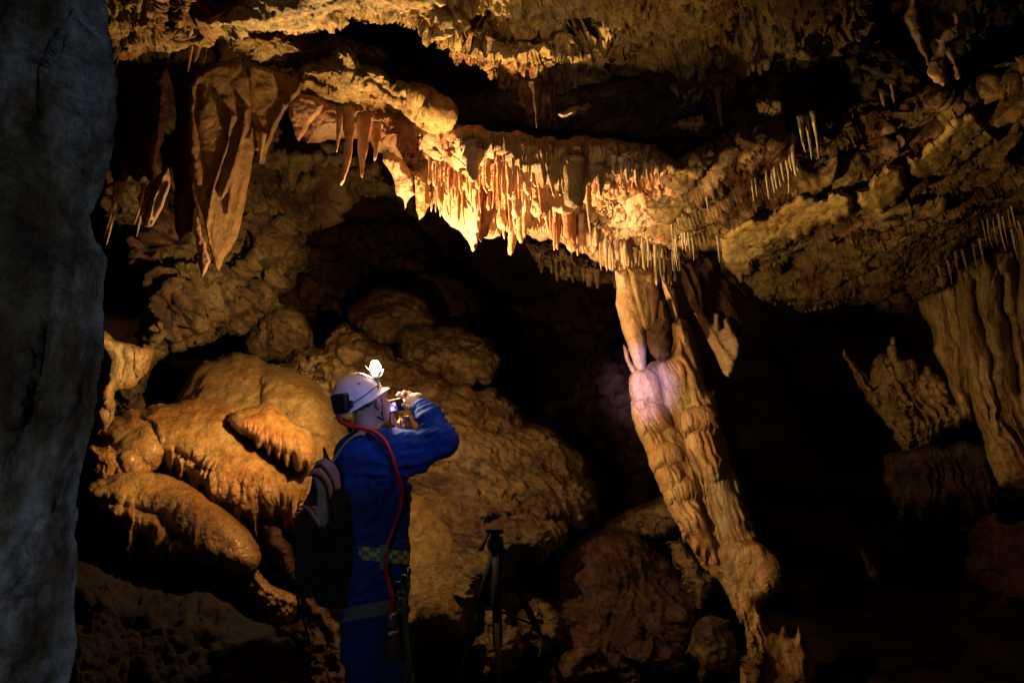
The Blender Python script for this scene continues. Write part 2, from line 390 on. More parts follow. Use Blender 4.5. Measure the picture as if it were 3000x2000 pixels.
def tube(name, pts, r, m, parent=None, n=10, flat=1.0, wob=0.0, rot=0.0, seed=0, sub=6):
    pts = np.asarray(pts, float)
    if sub and len(pts) > 2:   # catmull-rom
        Q = [pts[0]]; e = np.vstack([2 * pts[0] - pts[1], pts, 2 * pts[-1] - pts[-2]])
        for i in range(1, len(e) - 2):
            for s in range(1, sub + 1):
                t = s / sub; a, b, c, d = e[i - 1:i + 3]
                Q.append(0.5 * ((2 * b) + (c - a) * t + (2 * a - 5 * b + 4 * c - d) * t * t + (-a + 3 * b - 3 * c + d) * t ** 3))
        rr = np.interp(np.linspace(0, 1, len(Q)), np.linspace(0, 1, len(pts)), r if hasattr(r, '__len__') else [r] * len(pts))
        pts = np.array(Q)
    else:
        rr = r if hasattr(r, '__len__') else [r] * len(pts)
    V, F = lathe_axis(pts, rr, n, seed, wob, flat, True, rot)
    return mesh(name, V, F, m, parent)
def join_parts(parts):
    V = []; F = []; o = 0
    for v, f in parts:
        V.append(np.asarray(v)); F += [tuple(i + o for i in q) for q in f]; o += len(v)
    return np.vstack(V), F

STN = [0]
def stal(u, vt, vb, d, rpx, m, label, group, tipr=0.18, lean=0.0, cat='stalactite', name='stalactite', n=12, rings=16, up=None, drip=True, flat=1.0, curve=0.0, power=0.9, wob=0.2):
    STN[0] += 1; sd = STN[0]; rs = np.random.RandomState(sd)
    top = P(u, vt, d); L = (vb - vt) / K * d / math.cos(PITCH); up = 0.09 if up is None else up
    t = np.linspace(0, 1, rings); pts = []
    bend = rs.normal(size=2) * 0.04 * L
    for a in t:
        z = -a * (L + up) + up
        pts.append(top + np.array([(lean / K * d) * a + bend[0] * math.sin(a * 3) + curve * a * a, bend[1] * math.sin(a * 2.5), z]))
    r = rpx / K * d
    rad = r * ((1 - t) ** power * (1 - tipr) + tipr) * (1 + 0.10 * np.sin(t * rings * 0.9 + sd) * (rs.rand() > 0.4)); rad[0] = r * 1.35; rad[-1] *= 0.45
    V, F = lathe_axis(pts, rad, n, sd, wob, flat)
    o = mesh(name, V, F, m, origin=top)
    return tag(o, label, cat, group)
# ================================================================== SETTING
def thing(o, label, cat, group=None): return tag(o, label, cat, group)
def structure(o): return tag(o, kind='structure')

def shell():
    n1, n2 = 120, 70
    th = np.linspace(0, 2 * np.pi, n1, endpoint=False); ph = np.linspace(-0.25, np.pi / 2, n2)
    TH, PH = np.meshgrid(th, ph)
    W = np.stack([14 * np.cos(TH) * np.cos(PH), 16 * np.sin(TH) * np.cos(PH), 5.5 * np.sin(PH)], -1)
    W = W * (1 + 0.16 * fbm(W, 0.25, 5)[..., None] ) + np.array([0, 5, -0.5])
    idx = np.arange(n1 * n2).reshape(n2, n1)
    F = np.stack([idx[:-1], np.roll(idx, -1, 1)[:-1], np.roll(idx, -1, 1)[1:], idx[1:]], -1).reshape(-1, 4)
    return structure(mesh('cave_wall', W.reshape(-1, 3), F, M['dark']))
shell()
def floor():
    xs = np.linspace(-15, 15, 260); ys = np.linspace(-11, 21, 260); X, Y = np.meshgrid(xs, ys)
    W = np.stack([X, Y, np.zeros_like(X)], -1)
    Z = 0.10 * fbm(W, 0.9, 5) + 0.03 * ridged(W, 3, 3) - 0.08
    near = np.exp(-((X + 0.6) ** 2 + (Y - 2.9) ** 2) / 0.35); Z = Z * (1 - near) - 0.01 * near
    Z = Z + 0.10 * np.clip(Y - 4.5, 0, 5) + 0.28 * np.exp(-((X - 1.2) ** 2 / 1.2 + (Y - 4.6) ** 2 / 0.5))
    W[..., 2] = Z
    idx = np.arange(X.size).reshape(X.shape)
    F = np.stack([idx[:-1, :-1], idx[:-1, 1:], idx[1:, 1:], idx[1:, :-1]], -1).reshape(-1, 4)
    return structure(mesh('cave_floor', W.reshape(-1, 3), F, M['deep']))
floor()

def hplane(h, slope=0.0):
    """depth at which the view ray meets a ceiling h metres above the camera (slope: extra height per metre of x)"""
    def f(u, v):
        den = (784 - v) / K * math.cos(PITCH) + math.sin(PITCH) - slope * (u - 1176) / K
        return np.clip(h / np.maximum(den, 0.05), 1.0, 9)
    return f

rec_df = depth_fn([(300, 0, 4.2), (300, 450, 4.9), (900, 0, 3.8), (900, 250, 4.6), (1200, 170, 3.25), (1400, 260, 3.15), (1300, 500, 4.9), (1550, 260, 3.45), (1700, 60, 3.2), (1700, 300, 3.4), (1700, 600, 4.9), (2000, 180, 3.15), (2350, 0, 2.95), (2100, 0, 3.1), (2350, 600, 4.8)])
# --- deep recess ceiling behind everything
structure(relief('cave_ceiling', [(150, -250), (2600, -250), (2600, 700), (2100, 720), (1700, 660), (1500, 560), (1250, 520), (1000, 400), (700, 330), (560, 300), (400, 350), (150, 500)],
    [], M['wall'], df=rec_df, T=0.3, rnd=80, step=6, noise='crust', amp=1.3, edge=0.1, single=True, seed=3))
# --- upper ceiling
up_poly = [(225, -260), (1800, -260), (1790, -60), (1740, 20), (1700, 90), (1640, 150), (1560, 168), (1490, 165), (1416, 178), (1385, 186), (1350, 178), (1300, 150), (1231, 152), (1181, 168),
           (1150, 140), (1106, 148), (1076, 130), (1050, 148), (1026, 110), (986, 80), (916, 54), (871, 40), (806, 35), (780, 52), (761, 60), (706, 72), (650, 70), (600, 72), (550, 75), (500, 88),
           (470, 110), (440, 100), (415, 112), (385, 120), (330, 116), (300, 132), (262, 118), (225, 110)]
structure(relief('cave_ceiling', up_poly, [], M['ceil'], df=hplane(1.94, 0.10), T=0.16, rnd=34, step=2.7, noise='crust', amp=1.35, edge=0.1, seed=5,
    feats=[('crack', [(395, -60), (392, 20), (400, 60), (430, 90)], 12, 0.25), ('crack', [(430, 60), (470, 20), (540, -20), (700, -60)], 14, 0.10),
           ('ridge', [(560, 50), (760, 30), (950, -20), (1200, -60)], 60, 0.05),
           ('ridge', [(1020, 60), (1150, 100), (1320, 120)], 40, 0.06), ('crack', [(1080, 60), (1180, 90), (1300, 90), (1420, 60)], 9, 0.06)],
    smoothpoly=[[(480, 60), (560, 10), (760, -40), (1100, -60), (1000, 0), (880, 30), (800, 30), (720, 60), (560, 70)]], minlen=9))
# --- the roof behind it, sweeping down to the right
structure(relief('cave_ceiling', [(1030, 100), (1200, 60), (1500, 60), (1700, -60), (1900, -120), (2000, -60), (1990, 60), (1900, 130), (1860, 175), (1790, 245), (1730, 262), (1660, 300), (1600, 312), (1560, 325), (1500, 318), (1450, 305), (1400, 300), (1350, 275), (1300, 262), (1231, 235), (1180, 205), (1130, 185), (1076, 150)],
    [], M['ceil'], df=hplane(2.02, 0.06), T=0.18, rnd=30, step=3, noise='crust', amp=1.9, edge=0.12, seed=151, minlen=9,
    feats=[('crack', [(1150, 175), (1300, 190), (1450, 230), (1600, 220)], 12, 0.12), ('crack', [(1640, 120), (1700, 160), (1800, 130)], 12, 0.12)]))
# --- second lip left of the shelf
structure(relief('cave_ceiling', [(505, 70), (640, 60), (720, 90), (830, 110), (900, 130), (780, 165), (700, 160), (668, 154), (640, 158), (600, 152), (560, 118), (520, 95)],
    [(520, 80, 3.15), (660, 150, 3.5), (850, 110, 3.9), (640, 60, 3.3)], M['ceil'], T=0.2, rnd=30, step=3, noise='crust', amp=0.9, seed=6))
# --- right ceiling, sloping away to the right
rc_poly = [(1480, 470), (1520, 415), (1540, 380), (1590, 345), (1650, 325), (1690, 296), (1740, 280), (1770, 262), (1800, 290), (1850, 330), (1900, 318), (1950, 300), (1990, 288), (2040, 262), (2090, 240), (2140, 212),
           (2240, 190), (2352, 150), (2560, 80), (2560, 520), (2352, 525), (2290, 560), (2240, 590), (2190, 640), (2140, 665), (2080, 695), (1990, 690), (1940, 690), (1900, 705), (1840, 712), (1780, 700), (1750, 680), (1715, 672),
           (1690, 650), (1672, 620), (1655, 590), (1640, 570), (1600, 590), (1560, 600), (1500, 600), (1470, 560)]
def rc_df(u, v):
    a = depth_fn([(1500, 420, 3.0), (1500, 590, 4.1), (1800, 280, 2.95), (1800, 680, 4.4), (2150, 230, 2.9), (2000, 480, 3.5), (2150, 670, 4.5), (2400, 160, 2.8), (2400, 540, 4.1)])
    return a(u, v)
structure(relief('cave_ceiling', rc_poly, [], M['bed'], df=rc_df, T=0.35, rnd=60, step=3, noise='shards', amp=1.0, edge=0.12, seed=8, minlen=9,
    feats=[('crack', [(1600, 560), (1700, 500), (1760, 450), (1900, 420), (1990, 470)], 10, 0.10), ('crack', [(1990, 440), (2060, 470), (2160, 440), (2230, 380)], 12, 0.12),
           ('crack', [(1820, 400), (1880, 360), (1960, 350), (2060, 310)], 16, 0.14), ('ridge', [(1560, 480), (1700, 400), (1850, 330)], 40, 0.06),
           ('level', [(1790, 560), (2350, 440), (2400, 700), (1900, 720), (1800, 640)], 40, -0.10),
           ('crack', [(1700, 600), (1800, 570), (1950, 530), (2100, 520)], 8, 0.06), ('crack', [(2240, 200), (2300, 260), (2360, 300)], 18, 0.12)]))
for pg in ([(1652, 548), (1700, 515), (1760, 500), (1800, 470), (1860, 450), (1930, 435), (1962, 455), (1955, 495), (1890, 520), (1830, 550), (1770, 575), (1735, 600), (1700, 650), (1676, 622), (1660, 590)],
           [(2082, 360), (2130, 330), (2170, 300), (2215, 262), (2240, 252), (2270, 290), (2300, 325), (2250, 345), (2210, 380), (2160, 405), (2105, 415)], [(1960, 440), (2010, 400), (2070, 380), (2080, 420), (2110, 430), (2060, 470), (1990, 480)]):
    structure(relief('cave_ceiling', pg, [], M['slab'], df=lambda u, v: rc_df(u, v) - 0.17, T=0.12, rnd=14, step=3, noise='rough', amp=0.35, edge=0.11, seed=len(pg)))
# --- wall at the back left
structure(relief('cave_wall', [(200, 380), (330, 330), (470, 330), (560, 300), (690, 310), (790, 320), (870, 350), (930, 430), (1010, 480), (930, 470), (830, 440), (815, 460), (785, 478), (765, 520), (740, 505), (718, 520), (700, 560), (694, 620), (660, 665), (634, 700),
        (620, 735), (560, 768), (480, 778), (420, 800), (370, 826), (340, 870), (335, 930), (325, 990), (200, 1000)],
    [(220, 400, 4.5), (220, 900, 4.6), (480, 740, 5.0), (560, 350, 4.5), (780, 340, 4.3), (800, 450, 4.9), (690, 600, 5.6), (600, 740, 5.5), (450, 550, 5.0)],
    M['wall'], T=0.55, rnd=70, step=3.5, noise='strata', amp=1.5, edge=0.14, seed=9, minlen=10,
    feats=[('ridge', [(300, 700), (420, 690), (520, 640), (640, 560)], 45, 0.14), ('crack', [(270, 740), (380, 740), (500, 700), (600, 640)], 10, 0.12),
           ('crack', [(560, 470), (640, 430), (720, 380), (800, 370)], 8, 0.09), ('ridge', [(560, 700), (620, 650), (660, 600)], 30, 0.12), ('crack', [(430, 610), (520, 600), (560, 560)], 9, 0.1)]))
# --- dim rock deep in the passage behind the boulders
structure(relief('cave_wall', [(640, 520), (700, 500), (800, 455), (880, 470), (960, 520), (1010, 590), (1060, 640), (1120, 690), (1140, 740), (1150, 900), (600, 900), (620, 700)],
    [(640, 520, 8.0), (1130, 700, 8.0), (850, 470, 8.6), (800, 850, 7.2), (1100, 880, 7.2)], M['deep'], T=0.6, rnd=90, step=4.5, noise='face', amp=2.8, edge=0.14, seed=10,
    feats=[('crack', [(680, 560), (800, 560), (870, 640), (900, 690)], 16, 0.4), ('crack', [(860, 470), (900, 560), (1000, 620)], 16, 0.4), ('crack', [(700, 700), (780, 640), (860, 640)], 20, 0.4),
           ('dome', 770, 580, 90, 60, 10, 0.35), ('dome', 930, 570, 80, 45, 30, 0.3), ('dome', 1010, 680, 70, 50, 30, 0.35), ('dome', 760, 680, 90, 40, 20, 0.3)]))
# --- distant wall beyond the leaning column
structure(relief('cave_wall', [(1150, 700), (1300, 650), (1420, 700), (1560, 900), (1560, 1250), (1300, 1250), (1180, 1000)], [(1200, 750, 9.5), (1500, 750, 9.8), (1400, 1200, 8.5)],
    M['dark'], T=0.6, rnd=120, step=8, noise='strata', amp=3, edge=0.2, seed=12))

# ================================================================== ROCK THINGS
thing(relief('rock_pillar', [(-420, -200), (240, -200), (243, 0), (246, 60), (262, 130), (272, 190), (270, 270), (264, 330), (252, 375), (240, 425), (222, 462), (209, 500), (214, 540), (236, 572), (248, 595), (240, 645), (236, 700), (238, 784),
        (232, 850), (224, 920), (208, 994), (198, 1034), (184, 1090), (177, 1134), (171, 1234), (178, 1309), (174, 1409), (176, 1500), (172, 1900), (-420, 1900)],
    [(0, 0, 1.42), (0, 1500, 1.30), (200, 700, 1.36)], M['near'], T=0.10, rnd=200, power=1.5, step=4, noise='rough', amp=0.28, edge=0.05, seed=14, minlen=8,
    feats=[('crack', [(160, 20), (125, 80), (105, 160), (90, 260)], 4, 0.022), ('crack', [(170, 40), (230, 90), (245, 160)], 5, 0.02),
           ('ridge', [(200, 500), (190, 900), (150, 1300)], 60, 0.03), ('crack', [(110, 750), (80, 900), (40, 1100)], 22, 0.03), ('ridge', [(60, 830), (30, 950)], 30, 0.02), ('crack', [(175, 1100), (172, 1230)], 8, 0.03)]),
    'large grey rock pillar with bluish stains close by at the left edge', 'rock pillar')

thing(relief('rock_ledge', [(655, 172), (680, 160), (700, 145), (725, 142), (751, 135), (765, 118), (776, 107), (806, 107), (820, 125), (828, 150), (850, 152), (876, 160), (921, 185), (955, 200), (986, 210), (1010, 228), (1026, 235), (1044, 252), (1042, 272), (1020, 292), (1006, 300),
        (976, 285), (950, 280), (926, 270), (871, 250), (806, 232), (740, 220), (690, 205)],
    [(660, 180, 3.52), (800, 120, 3.42), (800, 230, 3.62), (926, 270, 3.58), (1040, 280, 3.45), (1040, 240, 3.30), (930, 190, 3.38)], M['ceil'], T=0.16, rnd=34, step=2.3, noise='crust', amp=0.8, edge=0.12, seed=15, minlen=7,
    feats=[('crack', [(770, 150), (840, 170), (900, 215), (990, 240)], 6, 0.05), ('crack', [(720, 190), (800, 200), (900, 240)], 5, 0.03), ('dome', 1015, 255, 22, 20, 0, 0.05), ('dome', 795, 118, 26, 16, 0, 0.05)]),
    'crusty projecting rock ledge with a knob on top, above the bright fringe of stalactites', 'rock ledge')

# central ceiling plate that carries the stalactite fringe
fr_poly = [(668, 215), (700, 200), (800, 222), (900, 248), (1000, 285), (1050, 300), (1100, 288), (1150, 305), (1230, 318), (1300, 322), (1400, 318), (1470, 330), (1530, 352), (1565, 385), (1600, 430), (1620, 500), (1625, 560), (1600, 585), (1560, 600),
           (1520, 628), (1470, 635), (1420, 622), (1370, 600), (1320, 575), (1270, 548), (1200, 530), (1140, 520), (1060, 500), (1000, 470), (960, 430), (930, 385), (890, 345), (850, 325), (790, 318), (740, 325), (706, 330), (680, 300)]
fr_df = depth_fn([(680, 210, 3.80), (700, 310, 3.80), (900, 330, 3.80), (900, 250, 3.75), (1050, 300, 3.45), (1000, 460, 3.95), (1150, 420, 3.55), (1180, 520, 4.1), (1300, 330, 2.95), (1300, 450, 3.45), (1370, 590, 4.25), (1500, 350, 2.9), (1500, 500, 3.5), (1500, 630, 4.25), (1610, 500, 3.7)])
structure(relief('cave_ceiling', fr_poly, [], M['fringe'], df=fr_df, T=0.22, rnd=40, step=2.6, noise='crust', amp=0.8, edge=0.12, seed=16, minlen=7, smoothpoly=[[(990, 400), (1080, 395), (1200, 400), (1260, 430), (1330, 500), (1320, 590), (1150, 540), (1000, 480)]],
    feats=[('flute', 2, 13, 0.03, [(900, 320), (1100, 300), (1480, 330), (1480, 420), (1400, 560), (1200, 520), (960, 440)]),
           ('ridge', [(900, 372), (960, 400), (1060, 420), (1200, 430), (1330, 480)], 18, 0.05), ('level', [(1220, 320), (1480, 330), (1480, 400), (1350, 420), (1230, 400)], 16, 0.10),
           ('crack', [(1370, 470), (1450, 450), (1520, 430)], 8, 0.08), ('crack', [(760, 260), (850, 290), (920, 285)], 8, 0.04)]))
# hanging flowstone skirts under the plate (each one hangs on its own)
def skirt(name, poly, d, m, label, cat='flowstone drapery', T=0.07, fl=10, seed=1, noise='fine', **k):
    a = k.pop('ang', 4)
    return thing(relief(name, poly, d, m, T=T, rnd=k.pop('rnd', 14), step=k.pop('step', 2.2), noise=noise, edge=k.pop('edge', 0.05), seed=seed, minlen=8,
        feats=[('flute', a, fl, k.pop('fh', 0.018), None)] + list(k.pop('feats', ())), **k), label, cat, None)
skirt('flowstone_drapery', [(980, 430), (1000, 460), (1012, 490), (1035, 520), (1060, 535), (1085, 578), (1092, 575), (1100, 545), (1105, 470), (1100, 420), (1040, 400), (990, 400)], [(980, 430, 3.75), (1100, 430, 3.5), (1090, 570, 3.6)], M['fringe'],
      'bright pointed orange drapery at the left end of the dense fringe', fl=14, seed=21, ang=-35, fh=0.012)
skirt('flowstone_drapery', [(1093, 465), (1110, 455), (1135, 470), (1160, 480), (1158, 525), (1150, 542), (1120, 548), (1108, 545), (1105, 558), (1097, 545)], [(1100, 460, 3.65), (1160, 540, 3.7)], M['fringe'],
      'stumpy broken orange drapery right of the pointed one under the fringe', fl=12, seed=22)
skirt('flowstone_drapery', [(880, 345), (905, 352), (930, 372), (950, 410), (955, 445), (942, 455), (930, 482), (924, 455), (912, 450), (905, 415), (890, 385), (878, 368)], [(880, 350, 3.55), (950, 460, 3.6)], M['fringe'],
      'narrow orange drapery with a pale tip left of the dense fringe', fl=12, seed=23)
skirt('flowstone_drapery', [(935, 390), (965, 395), (990, 430), (985, 450), (990, 470), (975, 495), (962, 508), (955, 480), (948, 430)], [(940, 400, 3.6), (980, 490, 3.65)], M['curtain'],
      'rough brown drapery with a split tip at the left of the dense fringe', fl=9, seed=24)
skirt('flowstone_drapery', [(1205, 545), (1290, 560), (1350, 585), (1430, 600), (1500, 620), (1490, 650), (1440, 656), (1400, 650), (1360, 652), (1320, 640), (1290, 640), (1260, 615), (1230, 600), (1215, 575)], [(1210, 550, 4.7), (1490, 640, 4.9)], M['wall'],
      'dim brown jagged ledge hanging behind the lower edge of the dense fringe', fl=12, seed=25, noise='rough', T=0.15)

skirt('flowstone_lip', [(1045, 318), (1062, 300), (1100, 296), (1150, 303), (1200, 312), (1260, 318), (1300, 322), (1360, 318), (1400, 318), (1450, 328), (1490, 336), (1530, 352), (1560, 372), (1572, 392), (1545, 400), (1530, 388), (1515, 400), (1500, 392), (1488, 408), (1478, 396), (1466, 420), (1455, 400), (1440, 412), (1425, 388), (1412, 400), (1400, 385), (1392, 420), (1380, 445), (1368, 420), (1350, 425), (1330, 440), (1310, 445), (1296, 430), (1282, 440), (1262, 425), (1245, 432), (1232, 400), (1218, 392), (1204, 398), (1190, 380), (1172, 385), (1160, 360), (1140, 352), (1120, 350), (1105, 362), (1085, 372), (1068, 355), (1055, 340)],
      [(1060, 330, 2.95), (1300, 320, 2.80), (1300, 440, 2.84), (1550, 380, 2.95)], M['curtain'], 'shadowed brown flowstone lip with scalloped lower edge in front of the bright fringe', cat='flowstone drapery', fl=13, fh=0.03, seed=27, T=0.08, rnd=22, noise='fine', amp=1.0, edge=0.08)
# amber hanging bunch above the leaning column
B = root('drapery_cluster', P(1490, 640, 3.95), 'smooth amber drapery cluster hanging just above the leaning column', 'drapery')
relief('fold', [(1412, 622), (1440, 618), (1455, 640), (1470, 690), (1480, 750), (1484, 800), (1483, 850), (1468, 853), (1460, 846), (1445, 806), (1432, 768), (1422, 730), (1414, 699)], [(1430, 640, 3.85), (1470, 840, 3.85)], M['stal'], T=0.09, rnd=24, step=2.5, noise='fine', edge=0.02, parent=B)
relief('fold', [(1440, 615), (1475, 612), (1510, 625), (1516, 680), (1508, 730), (1500, 752), (1484, 758), (1474, 750), (1462, 712), (1450, 670)], [(1450, 640, 3.82), (1500, 740, 3.82)], M['rcol'], T=0.09, rnd=22, step=2.5, noise='fine', edge=0.02, parent=B,
       feats=[('ridge', [(1452, 640), (1468, 700), (1480, 750)], 7, 0.03), ('crack', [(1488, 660), (1496, 700), (1498, 745)], 5, 0.03)])
relief('broken_stump', [(1484, 757), (1498, 748), (1512, 730), (1515, 690), (1530, 690), (1543, 730), (1544, 780), (1542, 815), (1530, 826), (1508, 828), (1494, 812), (1486, 790)], [(1510, 700, 3.68), (1520, 820, 3.68)], M['deep'], T=0.09, rnd=24, step=2.5, noise='rough', amp=0.4, edge=0.03, parent=B)
thing(relief('drapery', [(1519, 640), (1530, 648), (1549, 666), (1556, 700), (1558, 735), (1553, 746), (1546, 732), (1538, 710), (1528, 680)], [(1530, 650, 3.8), (1555, 740, 3.8)], M['stal'], T=0.04, rnd=10, step=2, noise='fine', edge=0.02, feats=[('ridge', [(1525, 650), (1545, 690), (1556, 740)], 5, 0.02)]),
    'slim pointed amber drapery right of the smooth cluster above the column', 'drapery')
thing(relief('drapery', [(1556, 596), (1600, 590), (1650, 596), (1672, 640), (1690, 690), (1704, 750), (1700, 775), (1684, 752), (1668, 738), (1650, 735), (1630, 752), (1612, 735), (1598, 720), (1580, 690), (1566, 650)], [(1580, 620, 4.32), (1690, 740, 4.26)], M['deep'], T=0.06, rnd=22, step=2.6, noise='flow', amp=0.8, edge=0.06, seed=152, feats=[('flute', -20, 18, 0.03, None)]),
    'dark maroon drapery from which the notched amber blade hangs, right of the column top', 'drapery')
thing(relief('broken_drapery', [(1593, 717), (1606, 714), (1610, 701), (1618, 722), (1630, 744), (1638, 742), (1637, 724), (1645, 716), (1653, 722), (1651, 740), (1653, 758), (1664, 752), (1662, 735), (1668, 729), (1680, 746), (1690, 770), (1700, 790), (1695, 822), (1686, 845), (1676, 867), (1660, 856), (1648, 828), (1632, 797), (1615, 760)],
    [(1600, 720, 4.2), (1690, 860, 4.05)], M['stal'], T=0.035, rnd=10, step=2.2, noise='fine', edge=0.06, minlen=6, feats=[('ridge', [(1625, 745), (1650, 790), (1680, 830)], 6, 0.02)]),
    'notched broken amber drapery blade right of the leaning column top', 'drapery')

# leaning column
C = root('leaning_column', P(1700, 1400, 4.0), 'tall leaning flowstone column with stacked bulges and a violet-lit top', 'rock column')
col_edge = dict(step=2.6, edge=0.05, parent=C, minlen=8)
relief('shaft', [(1543, 745), (1561, 730), (1580, 736), (1598, 790), (1612, 849), (1618, 880), (1630, 900), (1645, 880), (1650, 954), (1660, 1000), (1673, 1044), (1690, 1090), (1703, 1124), (1723, 1184), (1748, 1249), (1778, 1274), (1793, 1314), (1799, 1349), (1765, 1368), (1738, 1384), (1742, 1410), (1760, 1440),
        (1775, 1480), (1740, 1500), (1718, 1444), (1683, 1379), (1648, 1324), (1613, 1304), (1598, 1274), (1563, 1214), (1540, 1160), (1530, 1100), (1510, 1040), (1500, 980), (1478, 900), (1470, 850), (1507, 828), (1541, 812)],
    [(1560, 760, 4.25), (1620, 1000, 4.1), (1740, 1350, 3.95), (1760, 1480, 3.9)], M['column'], T=0.24, rnd=50, noise='flow', amp=0.55, seed=31, **{**col_edge},
    feats=[('flute', -19, 15, 0.032, None), ('dome', 1625, 1010, 52, 100, -12, 0.07), ('ridge', [(1640, 960), (1665, 1050), (1700, 1160), (1745, 1260)], 7, 0.05),
           ('crack', [(1585, 1180), (1610, 1230), (1640, 1290)], 7, 0.10), ('crack', [(1648, 960), (1665, 1030), (1690, 1120), (1730, 1220)], 5, 0.14), ('crack', [(1560, 1130), (1580, 1180)], 6, 0.06), ('crack', [(1600, 960), (1612, 1010), (1625, 1060)], 4, 0.05),
           ('ridge', [(1590, 800), (1600, 850), (1625, 920)], 8, 0.04)])
def capital(cx, cy, w_, h_, tilt, d, seed, drip=1.0, n=22):
    rs = np.random.RandomState(seed); c, s = math.cos(math.radians(tilt)), math.sin(math.radians(tilt)); top = []; bot = []
    for k in range(n + 1):
        x = -1 + 2 * k / n; top.append((x * w_, -h_ * math.sqrt(max(0, 1 - x * x)) ** 0.8))
        bot.append((x * w_ * 0.93, h_ * (0.35 + 0.2 * (1 - x * x)) + (rs.uniform(0.25, 0.75) if k % 2 else rs.uniform(0, 0.15)) * h_ * drip))
    pg = [(cx + x * c - y * s, cy + x * s + y * c) for x, y in top + bot[::-1]]
    relief('bulge', pg, [(cx, cy - h_, d + 0.03), (cx, cy + h_, d), (cx + w_, cy, d + 0.03)], M['column'], T=0.13, rnd=min(w_, h_) * 0.7, noise='flow', amp=0.6, seed=seed, step=2.2, edge=0.02, parent=C, minlen=6,
           feats=[('flute', tilt, 8.5, 0.016, [(cx - 2 * w_, cy - h_ * 0.2), (cx + 2 * w_, cy - h_ * 0.2), (cx + 2 * w_ + 60, cy + 3 * h_), (cx - 2 * w_, cy + 3 * h_)])])
relief('tip', [(1430, 790), (1440, 797), (1447, 825), (1462, 850), (1478, 862), (1470, 885), (1452, 870), (1442, 840), (1434, 815)], [(1440, 820, 4.1)], M['column'], T=0.05, rnd=12, noise='flow', amp=0.3, seed=48, **col_edge)
relief('shaft', [(1478, 852), (1505, 862), (1530, 900), (1560, 960), (1600, 1020), (1625, 1100), (1640, 1200), (1655, 1290), (1630, 1305), (1600, 1275), (1565, 1215), (1530, 1150), (1500, 1080), (1470, 1010), (1452, 960), (1446, 905), (1455, 865)], [(1480, 860, 4.10), (1520, 1000, 4.02), (1640, 1290, 3.92)], M['column'], T=0.2, rnd=34, noise='flow', amp=0.6, seed=49, **col_edge, feats=[('flute', -22, 11, 0.026, None)])
capital(1484, 900, 38, 58, -14, 4.0, 41, 0.7); capital(1500, 972, 43, 54, -22, 3.96, 42, 0.7); capital(1531, 1054, 43, 42, -20, 3.92, 43, 0.9); capital(1566, 1132, 44, 42, -20, 3.90, 44, 1.4); capital(1606, 968, 46, 40, -14, 3.98, 45, 1.5)
relief('drips', [(1530, 1150), (1560, 1140), (1600, 1140), (1615, 1180), (1640, 1240), (1655, 1295), (1640, 1300), (1628, 1270), (1622, 1302), (1606, 1262), (1600, 1280), (1580, 1230), (1572, 1245), (1556, 1200), (1545, 1190)], [(1560, 1160, 3.93), (1640, 1290, 3.86)], M['column'], T=0.08, rnd=18, noise='flow', amp=0.5, seed=50, **col_edge, feats=[('flute', -24, 12, 0.03, None)])
relief('base', [(1608, 1296), (1622, 1270), (1650, 1250), (1700, 1236), (1750, 1250), (1780, 1275), (1795, 1315), (1800, 1350), (1770, 1368), (1740, 1386), (1738, 1425), (1700, 1432), (1683, 1379), (1650, 1332), (1620, 1308)], [(1620, 1290, 3.88), (1780, 1300, 3.92), (1710, 1400, 3.85)], M['column'], T=0.15, rnd=28, noise='flow', amp=1.0, seed=46, **col_edge, feats=[('flute', -22, 20, 0.014, [(1600, 1330), (1800, 1330), (1800, 1450), (1600, 1450)])])
relief('foot', [(1668, 1345), (1740, 1340), (1752, 1420), (1772, 1450), (1790, 1458), (1799, 1432), (1806, 1458), (1826, 1464), (1834, 1436), (1846, 1462), (1858, 1500), (1864, 1560), (1872, 1700), (1660, 1720), (1690, 1600), (1700, 1530), (1716, 1490), (1712, 1440)], [(1710, 1400, 3.84), (1850, 1480, 3.82), (1750, 1690, 3.6)], M['column'], T=0.12, rnd=16, noise='rough', amp=0.5, seed=47, **col_edge, feats=[('flute', -22, 14, 0.02, [(1680, 1380), (1760, 1380), (1760, 1500), (1700, 1500)])])
# right hand column cluster
R = root('column_group', P(2270, 1100, 4.6), 'broad cluster of fused ochre columns at the right edge', 'rock column')
relief('shaft', [(2105, 692), (2140, 668), (2165, 650), (2190, 640), (2215, 645), (2225, 700), (2235, 800), (2240, 880), (2238, 940), (2233, 966), (2208, 962), (2190, 910), (2173, 859), (2145, 784), (2122, 730)], [(2130, 680, 4.55), (2220, 960, 4.45)], M['rcol'], T=0.2, rnd=30, step=3, noise='flow', amp=0.6, edge=0.04, seed=51, parent=R,
       feats=[('flute', -14, 22, 0.03, None)])
relief('shaft', [(2190, 610), (2240, 590), (2300, 570), (2335, 560), (2352, 640), (2370, 800), (2400, 1000), (2440, 1150), (2352, 1122), (2328, 1119), (2293, 1116), (2275, 1070), (2263, 1034), (2240, 960), (2222, 880), (2200, 760)], [(2220, 620, 4.4), (2330, 1100, 4.25)], M['rcol'], T=0.26, rnd=45, step=3, noise='flow', amp=0.6, edge=0.04, seed=52, parent=R,
       feats=[('flute', -16, 24, 0.045, None), ('crack', [(2300, 640), (2320, 760), (2345, 900)], 8, 0.15), ('crack', [(2230, 640), (2262, 760), (2290, 900), (2300, 1000)], 6, 0.06)])
relief('shaft', [(2325, 520), (2400, 500), (2480, 700), (2520, 1000), (2540, 1250), (2440, 1200), (2400, 1100), (2360, 850), (2335, 700)], [(2340, 560, 4.2), (2480, 1100, 4.1)], M['rcol'], T=0.2, rnd=35, step=4, noise='flow', amp=0.6, edge=0.04, seed=53, parent=R, feats=[('flute', -16, 24, 0.04, None)])
